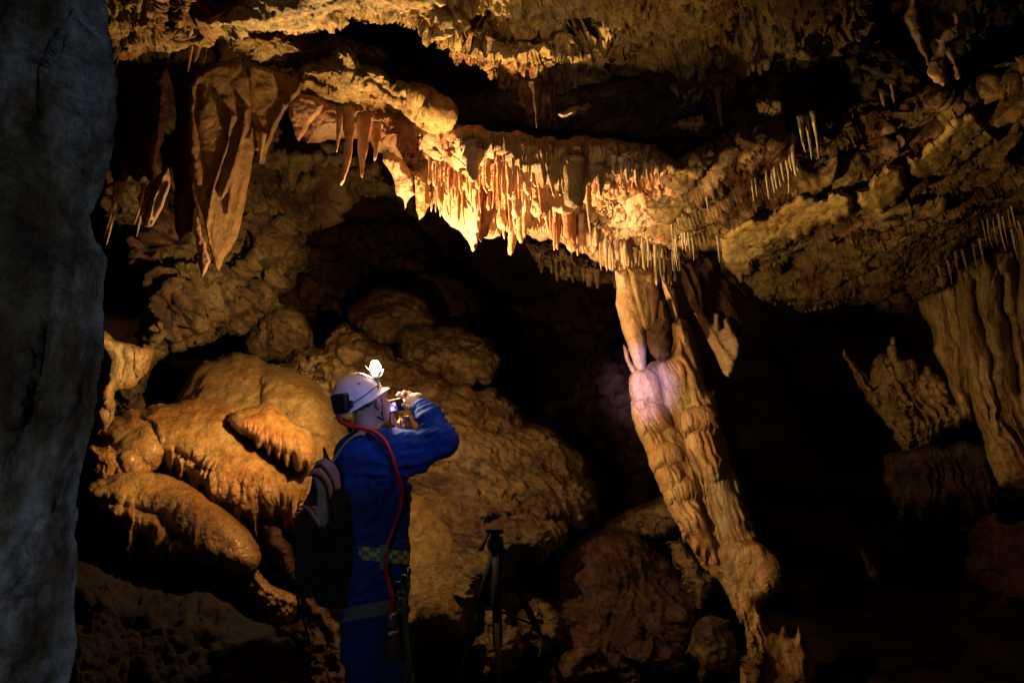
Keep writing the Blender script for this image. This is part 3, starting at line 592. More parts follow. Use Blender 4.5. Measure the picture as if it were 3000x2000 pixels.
thing(relief('ragged_drapery', [(1935, 804), (1953, 824), (1975, 850), (1998, 874), (2004, 840), (2013, 819), (2025, 812), (2038, 819), (2040, 795), (2053, 772), (2062, 800), (2073, 824), (2090, 826), (2103, 829), (2115, 850), (2128, 834), (2145, 850), (2163, 864), (2195, 900), (2228, 959), (2215, 975), (2178, 984), (2165, 1000), (2148, 1012), (2110, 1025), (2073, 1039), (2060, 1015), (2053, 994), (2030, 965), (2003, 934), (1985, 900), (1960, 860)],
    [(1950, 820, 5.0), (2200, 950, 4.75), (2080, 1030, 4.9)], M['rcol'], T=0.14, rnd=30, step=3, noise='rough', amp=1.0, edge=0.12, seed=54, feats=[('flute', -25, 20, 0.04, None), ('crack', [(2000, 880), (2050, 960), (2100, 1010)], 10, 0.08)]),
    'ragged fluted brown drapery with spiky top between the dark gap and right columns', 'drapery')
thing(relief('fluted_flowstone', [(2028, 1049), (2060, 1038), (2103, 1029), (2188, 1017), (2253, 1022), (2275, 1070), (2290, 1114), (2300, 1180), (2280, 1150), (2268, 1190), (2250, 1150), (2238, 1196), (2215, 1150), (2190, 1150), (2170, 1168), (2150, 1160), (2135, 1180), (2113, 1190), (2095, 1160), (2085, 1190), (2068, 1196), (2055, 1160), (2043, 1134), (2028, 1090)],
    [(2040, 1050, 4.8), (2280, 1050, 4.6), (2150, 1180, 4.9)], M['boulder'], T=0.2, rnd=26, step=3, noise='flow', amp=0.8, edge=0.08, seed=55, feats=[('flute', -14, 18, 0.05, None)]),
    'dim reddish fluted flowstone shelf below the ragged drapery at right', 'flowstone')
thing(relief('stalagmite', [(1972, 1263), (1984, 1259), (1996, 1275), (2008, 1300), (2020, 1316), (2016, 1330), (2002, 1332), (1990, 1312), (1980, 1286)], [(1990, 1290, 5.2)], M['boulder'], T=0.05, rnd=10, step=2, noise='rough', amp=0.3, edge=0.05, seed=56),
    'small isolated dim stalagmite stub in the dark at lower right', 'stalagmite')
thing(relief('low_rock', [(2180, 1180), (2260, 1150), (2352, 1140), (2450, 1150), (2450, 1420), (2300, 1400), (2220, 1330), (2230, 1270)], [(2200, 1200, 5.6), (2400, 1300, 5.2)], M['redrock'], T=0.3, rnd=70, step=5, noise='rough', amp=1.5, edge=0.15, seed=57),
    'barely lit dark red rock mass at the right edge below the columns', 'rock')

# boulders in the middle
thing(relief('boulder', [(795, 715), (830, 685), (855, 662), (900, 655), (940, 668), (965, 682), (985, 705), (1000, 725), (998, 745), (960, 750), (930, 755), (900, 790), (870, 795), (830, 775), (805, 745)], [(800, 720, 5.9), (990, 740, 5.7), (880, 780, 5.6)], M['slope'], T=0.4, rnd=60, step=3, noise='face', amp=1.1, edge=0.08, seed=61,
    feats=[('crack', [(890, 690), (900, 720), (940, 725)], 5, 0.06), ('ridge', [(860, 665), (880, 690)], 10, 0.06)]),
    'pale domed boulder behind and above the person\'s headlamp', 'boulder')
thing(relief('boulder', [(915, 762), (935, 752), (990, 752), (1040, 748), (1080, 762), (1125, 785), (1148, 815), (1146, 845), (1135, 872), (1120, 888), (1100, 878), (1080, 892), (1050, 888), (1010, 860), (960, 850), (925, 835), (918, 800)], [(920, 780, 5.4), (1140, 840, 5.3), (1020, 870, 5.2)], M['slope'], T=0.4, rnd=50, step=3, noise='face', amp=1.2, edge=0.08, seed=62,
    feats=[('crack', [(940, 850), (990, 800), (1030, 830), (1050, 860), (1000, 880)], 5, 0.09), ('crack', [(1060, 790), (1110, 800)], 5, 0.05)]),
    'blocky brown boulder with dark veins right of the headlamp', 'boulder')
thing(relief('boulder', [(556, 770), (580, 730), (610, 705), (640, 692), (670, 700), (700, 728), (716, 760), (722, 795), (700, 815), (640, 830), (600, 830), (560, 810)], [(570, 770, 5.5), (700, 790, 5.4)], M['wall'], T=0.4, rnd=50, step=3, noise='face', amp=1.0, edge=0.08, seed=63,
    feats=[('crack', [(600, 720), (620, 770), (610, 820)], 7, 0.08)]), 'rounded olive brown boulder above the smooth mound left of the person', 'boulder')
thing(relief('rubble_heap', [(640, 845), (665, 810), (710, 795), (740, 800), (760, 770), (790, 740), (820, 760), (850, 780), (900, 800), (930, 830), (980, 850), (1030, 880), (1080, 890), (1130, 890), (1160, 915), (1190, 940), (1050, 980), (850, 990), (720, 930)], [(660, 840, 5.2), (800, 760, 5.3), (1000, 870, 5.0), (1150, 920, 5.0), (850, 970, 4.8)], M['slope'], T=0.35, rnd=50, step=3, noise='face', amp=1.6, edge=0.12, seed=64,
    feats=[('crack', [(700, 800), (720, 850), (760, 900)], 8, 0.12), ('crack', [(800, 770), (820, 840), (860, 880)], 8, 0.1), ('dome', 735, 860, 22, 30, 0, 0.12), ('dome', 690, 840, 40, 30, -20, 0.12), ('dome', 810, 800, 28, 40, 10, 0.12)]),
    'heap of veined brown rubble directly behind the headlamp', 'rubble')

# slope on the right of the person
thing(relief('rock_slope', [(860, 900), (900, 880), (980, 892), (1060, 896), (1130, 905), (1185, 930), (1192, 950), (1215, 970), (1260, 985), (1290, 1002), (1318, 1030), (1342, 1052), (1350, 1085), (1372, 1125), (1380, 1170), (1374, 1200), (1360, 1180), (1350, 1212), (1330, 1225), (1310, 1205), (1300, 1240), (1270, 1270), (1245, 1290), (1215, 1295), (1200, 1280), (1190, 1310), (1160, 1330), (1090, 1420), (860, 1450)],
    [(900, 900, 4.8), (1190, 940, 5.0), (1370, 1150, 4.9), (1100, 1100, 4.4), (1200, 1270, 4.15), (950, 1350, 4.0)], M['slope'], T=0.40, rnd=55, step=2.8, noise='slope', amp=1.25, edge=0.10, seed=65, minlen=9,
    feats=[('crack', [(1000, 920), (1090, 960), (1200, 1010), (1290, 1040)], 6, 0.05), ('crack', [(950, 1060), (1060, 1080), (1150, 1130), (1240, 1190), (1300, 1200)], 10, 0.09),
           ('dome', 1195, 1240, 75, 44, 10, 0.12), ('crack', [(1130, 1200), (1180, 1180), (1270, 1200)], 7, 0.08), ('flute', 5, 14, 0.012, [(1120, 1250), (1290, 1240), (1260, 1320), (1150, 1320)]),
           ('ridge', [(1180, 960), (1260, 1020), (1330, 1110), (1350, 1180)], 24, 0.05), ('crack', [(1140, 1035), (1150, 1060)], 6, 0.05)]),
    'large veined brown rock slope spilling down right of the person', 'rock')
thing(relief('flowstone_mound', [(880, 1120), (925, 1125), (955, 1128), (990, 1140), (1025, 1170), (1060, 1215), (1085, 1270), (1100, 1330), (1095, 1400), (1070, 1470), (880, 1500)], [(900, 1150, 4.0), (1080, 1300, 4.05), (950, 1450, 3.8)], M['mound2'], T=0.38, rnd=95, step=3, noise='flow', amp=0.8, edge=0.04, seed=66,
    feats=[('crack', [(1040, 1180), (1090, 1240), (1100, 1300)], 6, 0.04)]), 'smooth round ochre mound beside the person\'s hip', 'flowstone mound')
thing(relief('boulder', [(1226, 1335), (1245, 1300), (1290, 1262), (1325, 1235), (1360, 1222), (1420, 1214), (1470, 1232), (1500, 1260), (1545, 1290), (1590, 1335), (1618, 1385), (1622, 1430), (1600, 1500), (1560, 1640), (1350, 1640), (1290, 1500), (1250, 1420)], [(1240, 1340, 4.4), (1420, 1230, 4.6), (1600, 1400, 4.4), (1450, 1500, 4.1)], M['boulder'], T=0.45, rnd=120, step=3, noise='rough', amp=1.2, edge=0.07, seed=67,
    feats=[('ridge', [(1240, 1330), (1300, 1275)], 14, 0.05)]), 'big rounded red-brown boulder between the tripod and the leaning column', 'boulder')
thing(relief('rock', [(1385, 1215), (1410, 1190), (1440, 1170), (1480, 1155), (1520, 1135), (1545, 1120), (1560, 1200), (1530, 1235), (1490, 1232), (1440, 1240), (1400, 1230)], [(1400, 1210, 5.2), (1540, 1150, 5.2)], M['slope'], T=0.2, rnd=25, step=3, noise='rough', amp=1.2, edge=0.12, seed=68),
    'low knobbly brown rock left of the leaning column\'s middle', 'rock')
thing(relief('rock', [(1530, 1245), (1560, 1235), (1590, 1270), (1612, 1305), (1640, 1320), (1636, 1350), (1620, 1380), (1612, 1400), (1590, 1370), (1570, 1330), (1545, 1290)], [(1540, 1260, 4.4), (1620, 1380, 4.2)], M['slope'], T=0.12, rnd=20, step=3, noise='rough', amp=1.0, edge=0.12, seed=69),
    'knobbly brown rock at the left foot of the leaning column', 'rock')
rk = [(1150, 1480, 60, 70, 3.9, 'low lumpy brown rock between the tripod\'s legs'), (1500, 1520, 90, 60, 4.0, 'dim red rock at the bottom edge below the big boulder'), (1640, 1500, 60, 80, 3.9, 'dim upright rock left of the column\'s base'),
      (1330, 1540, 70, 50, 3.9, 'dark low rock right of the tripod at the bottom edge'), (1235, 1440, 55, 65, 4.1, 'brown rock behind the tripod\'s right leg'), (1735, 1545, 32, 44, 3.6, 'smooth ochre stub in front of the column\'s base'),
      (1165, 1380, 60, 55, 4.3, 'small knobby brown rock framed by the tripod\'s legs'), (1560, 1440, 50, 60, 4.2, 'rough brown rock between the big boulder and the column')]
for i, (u, v, a, b, d, lb) in enumerate(rk):
    rs = np.random.RandomState(90 + i); th = np.linspace(0, 2 * np.pi, 12, endpoint=False); r = 1 + 0.16 * rs.normal(size=12)
    thing(relief('rock', np.stack([u + a * r * np.cos(th), v + b * r * np.sin(th)], -1), [(u, v, d)], M['mound2' if 'ochre' in lb else 'boulder' if i % 2 else 'slope'], T=0.2, rnd=min(a, b) * 0.9, step=3, noise='rough', amp=1.0, edge=0.1, seed=90 + i), lb, 'rock')

# mounds on the left
thing(relief('flowstone_mound', [(380, 1030), (395, 930), (413, 900), (430, 868), (450, 838), (500, 820), (550, 808), (590, 815), (615, 834), (675, 844), (715, 862), (745, 890), (770, 925), (800, 990), (820, 1080), (800, 1200), (420, 1200)], [(420, 900, 4.9), (550, 830, 5.0), (760, 930, 4.7), (600, 1100, 4.4)], M['mound2'], T=0.5, rnd=110, step=3, noise='flow', amp=0.9, edge=0.05, seed=71,
    feats=[('crack', [(430, 862), (450, 850), (470, 846)], 4, 0.05), ('dome', 700, 920, 120, 70, 30, 0.12)]), 'highest smooth olive flowstone mound left of the person\'s head', 'flowstone mound')
thing(relief('flowstone_mound', [(225, 985), (258, 960), (300, 940), (350, 930), (400, 926), (440, 916), (455, 912), (470, 920), (500, 924), (540, 935), (575, 985), (610, 1030), (650, 1065), (700, 1098), (745, 1110), (760, 1180), (740, 1260), (705, 1320), (692, 1275), (678, 1235), (668, 1215), (655, 1240), (640, 1190), (625, 1215), (605, 1185), (590, 1240), (575, 1205), (560, 1190), (545, 1225), (530, 1165),
        (500, 1159), (480, 1190), (465, 1120), (440, 1135), (425, 1090), (415, 1118), (402, 1072), (390, 1090), (378, 1060), (360, 1079), (340, 1090), (225, 1080)],
    [(250, 960, 4.5), (450, 920, 4.6), (400, 1060, 4.2), (600, 1050, 4.25), (690, 1200, 4.1), (300, 1050, 4.3), (500, 1160, 4.15)], M['mound'], T=0.30, rnd=75, step=2.6, noise='flow', amp=1.0, edge=0.05, seed=72, minlen=7,
    feats=[('crack', [(310, 942), (345, 970), (365, 1000), (372, 1040)], 5, 0.09), ('flute', 6, 13, 0.045, [(380, 1040), (440, 1050), (560, 1110), (760, 1120), (760, 1350), (380, 1250)]), ('dome', 320, 1010, 60, 60, 10, 0.05),
           ('crack', [(400, 1030), (450, 1070), (520, 1090), (560, 1120)], 10, 0.05)]), 'broad glistening orange flowstone mound fringed with drips left of the person', 'flowstone mound')
thing(relief('flowstone_mound', [(522, 962), (540, 945), (575, 935), (600, 926), (618, 922), (632, 926), (655, 950), (676, 968), (700, 980), (716, 996), (728, 1030), (724, 1062), (708, 1086), (700, 1072), (690, 1084), (678, 1080), (668, 1050), (660, 1075), (648, 1045), (640, 1062), (628, 1034), (616, 1048), (605, 1022), (592, 1032), (580, 1008), (560, 1000), (540, 988)],
    [(530, 960, 4.28), (620, 930, 4.35), (715, 1040, 4.14)], M['mound'], T=0.2, rnd=38, step=2.3, noise='flow', amp=0.7, edge=0.04, seed=73, minlen=7, feats=[('flute', 5, 11, 0.022, [(540, 985), (600, 990), (730, 1020), (730, 1120), (600, 1100)])]),
    'bright orange snout-shaped flowstone with dripping lower lip behind the backpack', 'flowstone')
thing(relief('flowstone_mound', [(195, 1119), (210, 1108), (228, 1100), (275, 1084), (320, 1078), (350, 1082), (380, 1090), (415, 1104), (445, 1120), (475, 1144), (515, 1170), (550, 1199), (578, 1228), (594, 1252), (600, 1274), (594, 1300), (580, 1312), (550, 1320), (525, 1318), (495, 1300), (470, 1292), (440, 1290), (410, 1280), (385, 1292), (370, 1262), (350, 1290), (340, 1240), (318, 1230), (305, 1262), (292, 1298), (283, 1250),
        (275, 1200), (262, 1222), (252, 1192), (240, 1180), (230, 1212), (224, 1180), (210, 1160), (190, 1150)],
    [(200, 1120, 3.9), (350, 1085, 4.0), (450, 1200, 3.65), (590, 1260, 3.62), (300, 1250, 3.75), (450, 1290, 3.62)], M['mound'], T=0.24, rnd=50, step=2.6, noise='flow', amp=1.0, edge=0.05, seed=74, minlen=7,
    feats=[('flute', 8, 20, 0.04, [(180, 1150), (280, 1150), (350, 1190), (420, 1240), (380, 1330), (180, 1330)]), ('crack', [(388, 1235), (415, 1232), (430, 1250)], 9, 0.10), ('crack', [(240, 1150), (300, 1165), (360, 1180), (385, 1220)], 10, 0.08)]),
    'lowest wet brown flowstone mound with holes underneath at lower left', 'flowstone mound')
thing(relief('rock', [(198, 1030), (212, 1020), (230, 1028), (250, 1022), (290, 1030), (325, 1044), (345, 1072), (340, 1090), (300, 1095), (250, 1106), (215, 1118), (195, 1110)], [(210, 1040, 4.2), (330, 1070, 4.2)], M['mound'], T=0.15, rnd=25, step=2.5, noise='rough', amp=0.8, edge=0.1, seed=75),
    'small knobbly orange rock wedged between the mounds and the grey pillar', 'rock')
thing(relief('rock', [(560, 1345), (575, 1320), (590, 1305), (605, 1325), (625, 1344), (655, 1356), (684, 1366), (690, 1385), (680, 1410), (662, 1440), (640, 1430), (620, 1425), (600, 1394), (575, 1375)], [(580, 1330, 3.7), (680, 1400, 3.6)], M['mound'], T=0.14, rnd=22, step=2.5, noise='rough', amp=0.7, edge=0.08, seed=76),
    'small orange flowstone lump below the snout end of the lowest mound', 'rock')
thing(relief('rock_slab', [(600, 1200), (640, 1215), (672, 1260), (690, 1310), (720, 1370), (760, 1420), (790, 1470), (800, 1500), (780, 1640), (640, 1640), (660, 1500), (640, 1440), (690, 1410), (672, 1340), (630, 1290), (600, 1260)], [(620, 1230, 4.1), (700, 1350, 3.9), (760, 1560, 3.7)], M['boulder'], T=0.2, rnd=30, step=3, noise='rough', amp=1.0, edge=0.08, seed=77),
    'steep brown rock slab running down behind the backpack', 'rock')
thing(relief('rock', [(120, 1270), (220, 1300), (320, 1350), (420, 1370), (520, 1380), (600, 1430), (680, 1480), (720, 1560), (740, 1800), (120, 1800)], [(200, 1230, 2.75), (400, 1340, 2.75), (650, 1450, 2.8), (400, 1600, 2.4)], M['shade_rock'], T=0.25, rnd=90, step=4, noise='rough', amp=1.0, edge=0.1, seed=78),
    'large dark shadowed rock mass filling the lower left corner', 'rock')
thing(relief('rock_fin', [(215, 760), (262, 780), (330, 790), (352, 800), (340, 850), (305, 890), (262, 900), (262, 960), (250, 1000), (215, 1010)], [(230, 800, 4.5), (330, 820, 4.6)], M['rcol'], T=0.15, rnd=30, step=3, noise='flow', amp=1.2, edge=0.07, seed=79, feats=[('flute', -3, 20, 0.04, None)]),
    'fluted ochre rock fin in front of the dark hollow beside the grey pillar', 'rock')
# ================================================================== DRAPERIES AND STALACTITES
thing(relief('drapery', [(430, 200), (448, 165), (500, 140), (556, 145), (572, 180), (578, 240), (584, 320), (584, 350), (576, 400), (566, 450), (556, 500), (545, 545), (530, 575), (515, 592), (509, 610), (503, 624), (494, 616), (487, 590), (480, 565), (472, 525), (462, 485), (452, 450), (440, 400), (432, 350), (430, 290), (434, 250)],
    [(440, 200, 3.36), (440, 400, 3.35), (580, 200, 3.44), (580, 380, 3.52), (500, 600, 3.44)], M['curtain'], T=0.06, rnd=16, step=2.2, noise='fine', edge=0.02, seed=101,
    feats=[('ridge', [(532, 268), (527, 300), (526, 320), (515, 355), (500, 400), (488, 440), (482, 475), (474, 520), (478, 560)], 4.5, 0.045), ('ridge', [(566, 255), (563, 290), (550, 330), (540, 370), (526, 410), (510, 450)], 6, 0.045), ('ridge', [(548, 340), (540, 400), (530, 440), (522, 490)], 6, 0.022), ('level', [(480, 470), (530, 300), (600, 200), (600, 600), (500, 640)], 6, -0.02),
           ('crack', [(460, 200), (455, 300), (470, 420)], 10, 0.02)]),
    'longest broad brown drapery with two bright rough ribs hanging at left', 'drapery')
thing(relief('drapery', [(444, 500), (444, 485), (452, 468), (456, 485), (458, 510), (464, 540), (474, 575), (484, 600), (476, 618), (463, 636), (455, 605), (450, 560)], [(450, 500, 3.38), (465, 620, 3.38)], M['stal'], T=0.03, rnd=8, step=2, noise='fine', amp=1, edge=0.06, seed=102),
    'small orange blade hanging at the left foot of the broad brown drapery', 'drapery')
thing(relief('drapery', [(566, 150), (600, 150), (650, 165), (700, 180), (690, 215), (672, 235), (654, 256), (640, 282), (628, 310), (614, 345), (607, 376), (600, 377), (594, 352), (584, 345), (576, 290), (568, 220)], [(580, 170, 3.50), (690, 200, 3.62), (605, 360, 3.55)], M['curtain'], T=0.05, rnd=14, step=2.3, noise='fine', edge=0.03, seed=103,
    feats=[('ridge', [(656, 212), (650, 250), (630, 285), (612, 335)], 5, 0.03)]), 'second brown drapery tapering to a hooked tip right of the broad one', 'drapery')
thing(relief('drapery', [(662, 240), (690, 215), (724, 222), (744, 240), (735, 262), (712, 285), (700, 308), (686, 325), (680, 318), (672, 290), (664, 268)], [(670, 240, 3.5), (735, 240, 3.55), (686, 320, 3.5)], M['fringe'], T=0.04, rnd=12, step=2.2, noise='fine', edge=0.03, seed=104), 'short fan of orange drapery just left of the crusty ledge', 'drapery')
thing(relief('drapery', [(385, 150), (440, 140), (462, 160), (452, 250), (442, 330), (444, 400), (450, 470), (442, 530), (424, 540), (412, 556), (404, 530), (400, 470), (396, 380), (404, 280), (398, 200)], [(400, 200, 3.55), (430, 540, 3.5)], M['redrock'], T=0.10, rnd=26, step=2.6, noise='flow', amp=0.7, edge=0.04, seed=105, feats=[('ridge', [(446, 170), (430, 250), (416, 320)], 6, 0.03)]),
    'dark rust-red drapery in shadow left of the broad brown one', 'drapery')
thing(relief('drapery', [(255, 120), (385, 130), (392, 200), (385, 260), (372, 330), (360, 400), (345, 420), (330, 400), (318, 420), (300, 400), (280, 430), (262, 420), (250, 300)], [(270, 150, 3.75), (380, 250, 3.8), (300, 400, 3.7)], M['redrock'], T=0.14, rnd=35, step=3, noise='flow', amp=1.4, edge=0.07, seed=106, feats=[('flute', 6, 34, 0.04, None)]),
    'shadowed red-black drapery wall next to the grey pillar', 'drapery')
thing(relief('drapery', [(387, 384), (391, 408), (391, 428), (380, 455), (372, 480), (362, 500), (350, 520), (340, 523), (327, 518), (330, 500), (334, 480), (322, 470), (316, 455), (312, 458), (330, 435), (348, 416), (362, 402)], [(320, 460, 3.35), (385, 400, 3.28), (340, 520, 3.3)], M['stal'], T=0.05, rnd=12, step=1.8, noise='fine', edge=0.03, seed=107, minlen=6,
    feats=[('ridge', [(375, 400), (355, 450), (345, 500)], 6, 0.03), ('crack', [(362, 410), (345, 445), (335, 470)], 4, 0.03), ('crack', [(385, 420), (368, 460), (350, 515)], 3, 0.015)]), 'broken orange shard of drapery hanging between the pillar and the broad drapery', 'drapery')
def bunch(lst, m, label, group, cat='stalactite', **k):
    for (u, vt, vb, d, r) in lst: stal(u, vt, vb, d, r, m, label, group, cat=cat, **k)
bunch([(262, 460, 556, 3.3, 6.5)], M['stal'], 'left one of two thin orange stalactites touching each other beside the grey pillar', None, lean=-10)
bunch([(274, 460, 567, 3.3, 7)], M['stal'], 'right one of two thin orange stalactites touching each other beside the grey pillar', None, lean=-12)
bunch([(323, 462, 519, 3.28, 5)], M['stal'], 'short orange stalactite stuck to the left side of the broken shard', None, lean=-8)
bunch([(322, 500, 546, 3.3, 6)], M['stal'], 'small pointed stalactite just below the broken orange shard', None, lean=-2)
bunch([(458, 70, 152, 2.95, 27)], M['ceil'], 'stout cone stalactite hanging from the ceiling edge at upper left', None, tipr=0.08, power=1.1)
bunch([(438, 118, 170, 3.0, 6.5)], M['stal'], 'small stalactite just below the stout cone at upper left', None)
bunch([(391, 95, 138, 2.95, 8), (302, 100, 131, 2.95, 8), (472, 118, 148, 3.05, 6), (272, 118, 158, 3.1, 5)], M['ceil'], 'short crusty stalactite under the upper left ceiling edge', 'short crusty stalactites at upper left')
bunch([(796, 290, 434, 3.3, 14)], M['fringe'], 'longest of the orange stalactites below the crusty ledge, with a round tip', None, tipr=0.35, lean=-4)
bunch([(778, 290, 356, 3.35, 9)], M['fringe'], 'short orange stalactite left of the long round-tipped one below the ledge', None)
bunch([(838, 300, 414, 3.35, 19)], M['fringe'], 'wide flat orange stalactite right of the long round-tipped one below the ledge', None, flat=0.5, tipr=0.12)
bunch([(862, 325, 372, 3.4, 13)], M['fringe'], 'short stubby orange stalactite below the right part of the crusty ledge', None)
bunch([(600, 345, 378, 3.5, 8)], M['stal'], 'tiny stalactite on the hooked tip of the second drapery', None)
# front stalactites, lit from behind
bunch([(1086, 350, 424, 2.93, 25)], M['stal'], 'fat mauve-grey stalactite in shadow in front of the bright fringe', None, tipr=0.28, power=0.7, up=0.02)
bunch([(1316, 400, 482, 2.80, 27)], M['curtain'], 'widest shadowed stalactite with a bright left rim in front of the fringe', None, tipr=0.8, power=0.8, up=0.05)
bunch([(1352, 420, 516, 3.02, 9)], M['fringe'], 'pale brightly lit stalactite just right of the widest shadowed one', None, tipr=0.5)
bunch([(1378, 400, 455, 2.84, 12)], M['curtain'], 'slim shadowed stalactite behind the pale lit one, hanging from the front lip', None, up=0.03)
bunch([(1262, 400, 456, 2.83, 8)], M['fringe'], 'bent pale stalactite left of the widest shadowed one', None, curve=0.02, tipr=0.4, up=0.03)
thing(relief('drapery', [(1222, 430), (1240, 428), (1255, 440), (1282, 450), (1300, 445), (1316, 470), (1318, 486), (1300, 492), (1280, 488), (1262, 478), (1245, 500), (1236, 505), (1232, 480)], [(1230, 440, 3.1), (1310, 480, 3.1)], M['fringe'], T=0.05, rnd=12, step=2, noise='fine', amp=2, edge=0.08, seed=110), 'small glowing orange fold under the widest shadowed stalactite', 'drapery')
bunch([(1236, 400, 500, 3.05, 11)], M['fringe'], 'knobby tapering stalactite ending beside the small glowing fold', None, lean=8)
bunch([(1112, 330, 366, 2.93, 7), (1136, 335, 372, 2.92, 6), (1156, 345, 382, 2.9, 6), (1178, 365, 402, 2.87, 6), (1196, 370, 410, 2.86, 6), (1215, 375, 412, 2.85, 5), (1440, 385, 420, 2.84, 9), (1462, 390, 432, 2.86, 8), (1410, 370, 402, 2.84, 8), (1428, 375, 405, 2.84, 8), (1487, 385, 418, 2.88, 5), (1498, 380, 412, 2.88, 5), (1512, 380, 418, 2.9, 4), (1296, 415, 448, 2.82, 7), (1340, 420, 462, 2.82, 8), (1060, 335, 352, 2.94, 6)],
      M['stal'], 'short stalactite along the shadowed front lip above the bright fringe', 'short stalactites along the front lip', up=0.02)
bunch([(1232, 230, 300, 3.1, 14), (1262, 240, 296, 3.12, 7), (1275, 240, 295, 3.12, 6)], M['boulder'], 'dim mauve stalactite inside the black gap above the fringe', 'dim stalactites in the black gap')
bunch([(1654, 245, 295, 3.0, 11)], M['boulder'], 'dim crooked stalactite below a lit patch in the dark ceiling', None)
# the dense fringe
rs = np.random.RandomState(11)
def curve(pts, t):
    pts = np.array(pts, float); s = np.concatenate([[0], np.cumsum(np.linalg.norm(np.diff(pts, axis=0), axis=1))]); s /= s[-1]
    return np.interp(t, s, pts[:, 0]), np.interp(t, s, pts[:, 1])
def row(n, top, lo, hi, r0, r1, m, label, group, dd=0.0, jit=7, d=None, tipr=0.3):
    for i in range(n):
        t = (i + rs.rand() * 0.8) / n; t = np.clip(t + 0.018 * math.sin(t * 40), 0, 1)      # loose clusters with gaps between
        u, v = curve(top, t); v += rs.uniform(-jit, jit)
        dep = float(fr_df(np.array(u), np.array(v))) + dd + rs.uniform(-0.05, 0.05) if d is None else d + rs.uniform(-0.06, 0.06)
        k = rs.rand(); L = lo + (hi - lo) * k ** 1.4 * (0.75 + 0.35 * math.sin(u * 0.055)); thick = rs.rand() < 0.14
        stal(u, v, v + L, dep, (r0 + (r1 - r0) * rs.rand() ** 2 * 1.5) * (1.7 if thick else 1), m, label, group, tipr=0.75 if (thick or rs.rand() < 0.2) else tipr * rs.uniform(0.5, 1.6), n=8, rings=12, up=0.06,
             lean=rs.normal() * 1.5, power=rs.uniform(0.5, 1.2), wob=0.35)
row(40, [(985, 372), (1060, 385), (1140, 380), (1230, 395)], 45, 100, 3.5, 7, M['fringe'], 'slender orange stalactite in the upper row of the dense bright fringe', 'upper row of the dense fringe', dd=-0.10)
row(50, [(985, 415), (1060, 425), (1150, 415), (1230, 425), (1275, 445)], 55, 110, 3.5, 7.5, M['fringe'], 'slender orange stalactite in the middle row of the dense bright fringe', 'middle row of the dense fringe', dd=-0.10)
row(54, [(1100, 455), (1160, 460), (1230, 470), (1290, 490), (1340, 520)], 55, 115, 3.5, 7.5, M['fringe'], 'slender orange stalactite in the lowest row of the dense bright fringe', 'lowest row of the dense fringe', dd=-0.08)
bunch([(1170, 480, 588, 3.75, 11)], M['fringe'], 'longest thick stalactite at the bottom centre of the bright fringe', None, tipr=0.7, power=0.6)
bunch([(1190, 460, 556, 3.7, 8)], M['fringe'], 'straight round-ended stalactite just right of the longest in the fringe', None, tipr=0.7, power=0.6)
row(46, [(1290, 490), (1340, 530), (1400, 560), (1460, 590), (1500, 605)], 28, 72, 3, 6, M['stal'], 'small pale stalactite at the fringe\'s right end, above the amber cluster', 'small stalactites right of the dense fringe', dd=-0.04)
row(24, [(940, 375), (1000, 385), (1080, 372), (1160, 365), (1220, 372)], 14, 34, 3, 6, M['fringe'], 'stubby orange stalactite on the crusty rock just above the dense fringe', 'stubby stalactites above the dense fringe', dd=-0.04)
row(26, [(1470, 560), (1500, 590), (1540, 600), (1555, 570)], 40, 75, 2.2, 3.6, M['straw'], 'thin pale straw stalactite in the thick tuft above the amber cluster', 'straw stalactites above the amber cluster', dd=-0.08, jit=14)
row(14, [(1540, 505), (1560, 500), (1580, 520)], 40, 80, 2.2, 3.4, M['straw'], 'thin pale straw stalactite in the small tuft right of the thick tuft', 'straws right of the tuft', dd=-0.05)
row(22, [(1230, 600), (1330, 635), (1440, 645)], 10, 30, 3, 7, M['wall'], 'short dim spike under the brown ledge behind the fringe', 'spikes under the dim ledge', d=4.6)
row(26, [(1380, 480), (1450, 500), (1560, 470), (1620, 450)], 8, 26, 2.5, 5, M['stal'], 'tiny pale stalactite on the rough rock between the fringe and right ceiling', 'tiny stalactites on the rough rock', dd=-0.02, jit=40)
# right ceiling stalactites
def rbunch(l, m, label, group, dd=-0.08, df=None, **k):
    for (u, vt, vb, r) in l:
        stal(u, vt, vb, float((df or rc_df)(np.array(float(u)), np.array(float(vt)))) + dd, r, m, label, group, n=9, rings=12, **k)
rbunch([(1760, 400, 462, 4), (1774, 400, 447, 5), (1779, 390, 438, 5), (1790, 390, 432, 5), (1803, 380, 450, 4), (1808, 370, 402, 7), (1822, 350, 408, 7), (1828, 355, 398, 5), (1728, 420, 466, 3.5), (1735, 420, 455, 3.5), (1797, 375, 420, 5), (1815, 360, 395, 5)], M['straw'], 'pale thin stalactite in the dripping cluster on the right ceiling', 'dripping cluster on the right ceiling', tipr=0.3)
rbunch([(1845, 310, 353, 6), (1858, 310, 370, 6), (1872, 300, 370, 6), (1840, 310, 335, 5)], M['straw'], 'longer pale stalactite in the group of four above the dripping cluster', 'four stalactites above the dripping cluster', dd=-0.1)
rbunch([(1912, 295, 342, 2.5), (1938, 265, 296, 5), (1976, 260, 292, 5), (1960, 275, 322, 2.2), (2026, 222, 275, 7), (2048, 208, 257, 6), (2068, 228, 245, 6), (2045, 255, 280, 2.2)], M['straw'], 'sparse pale stalactite along the dark band of the right ceiling', 'sparse stalactites on the dark band', df=rec_df, dd=-0.05)
rbunch([(1775, 262, 386, 22)], M['curtain'], 'stout dark stalactite with a bright left edge above the dripping cluster', None, tipr=0.35, dd=-0.02, df=rec_df)
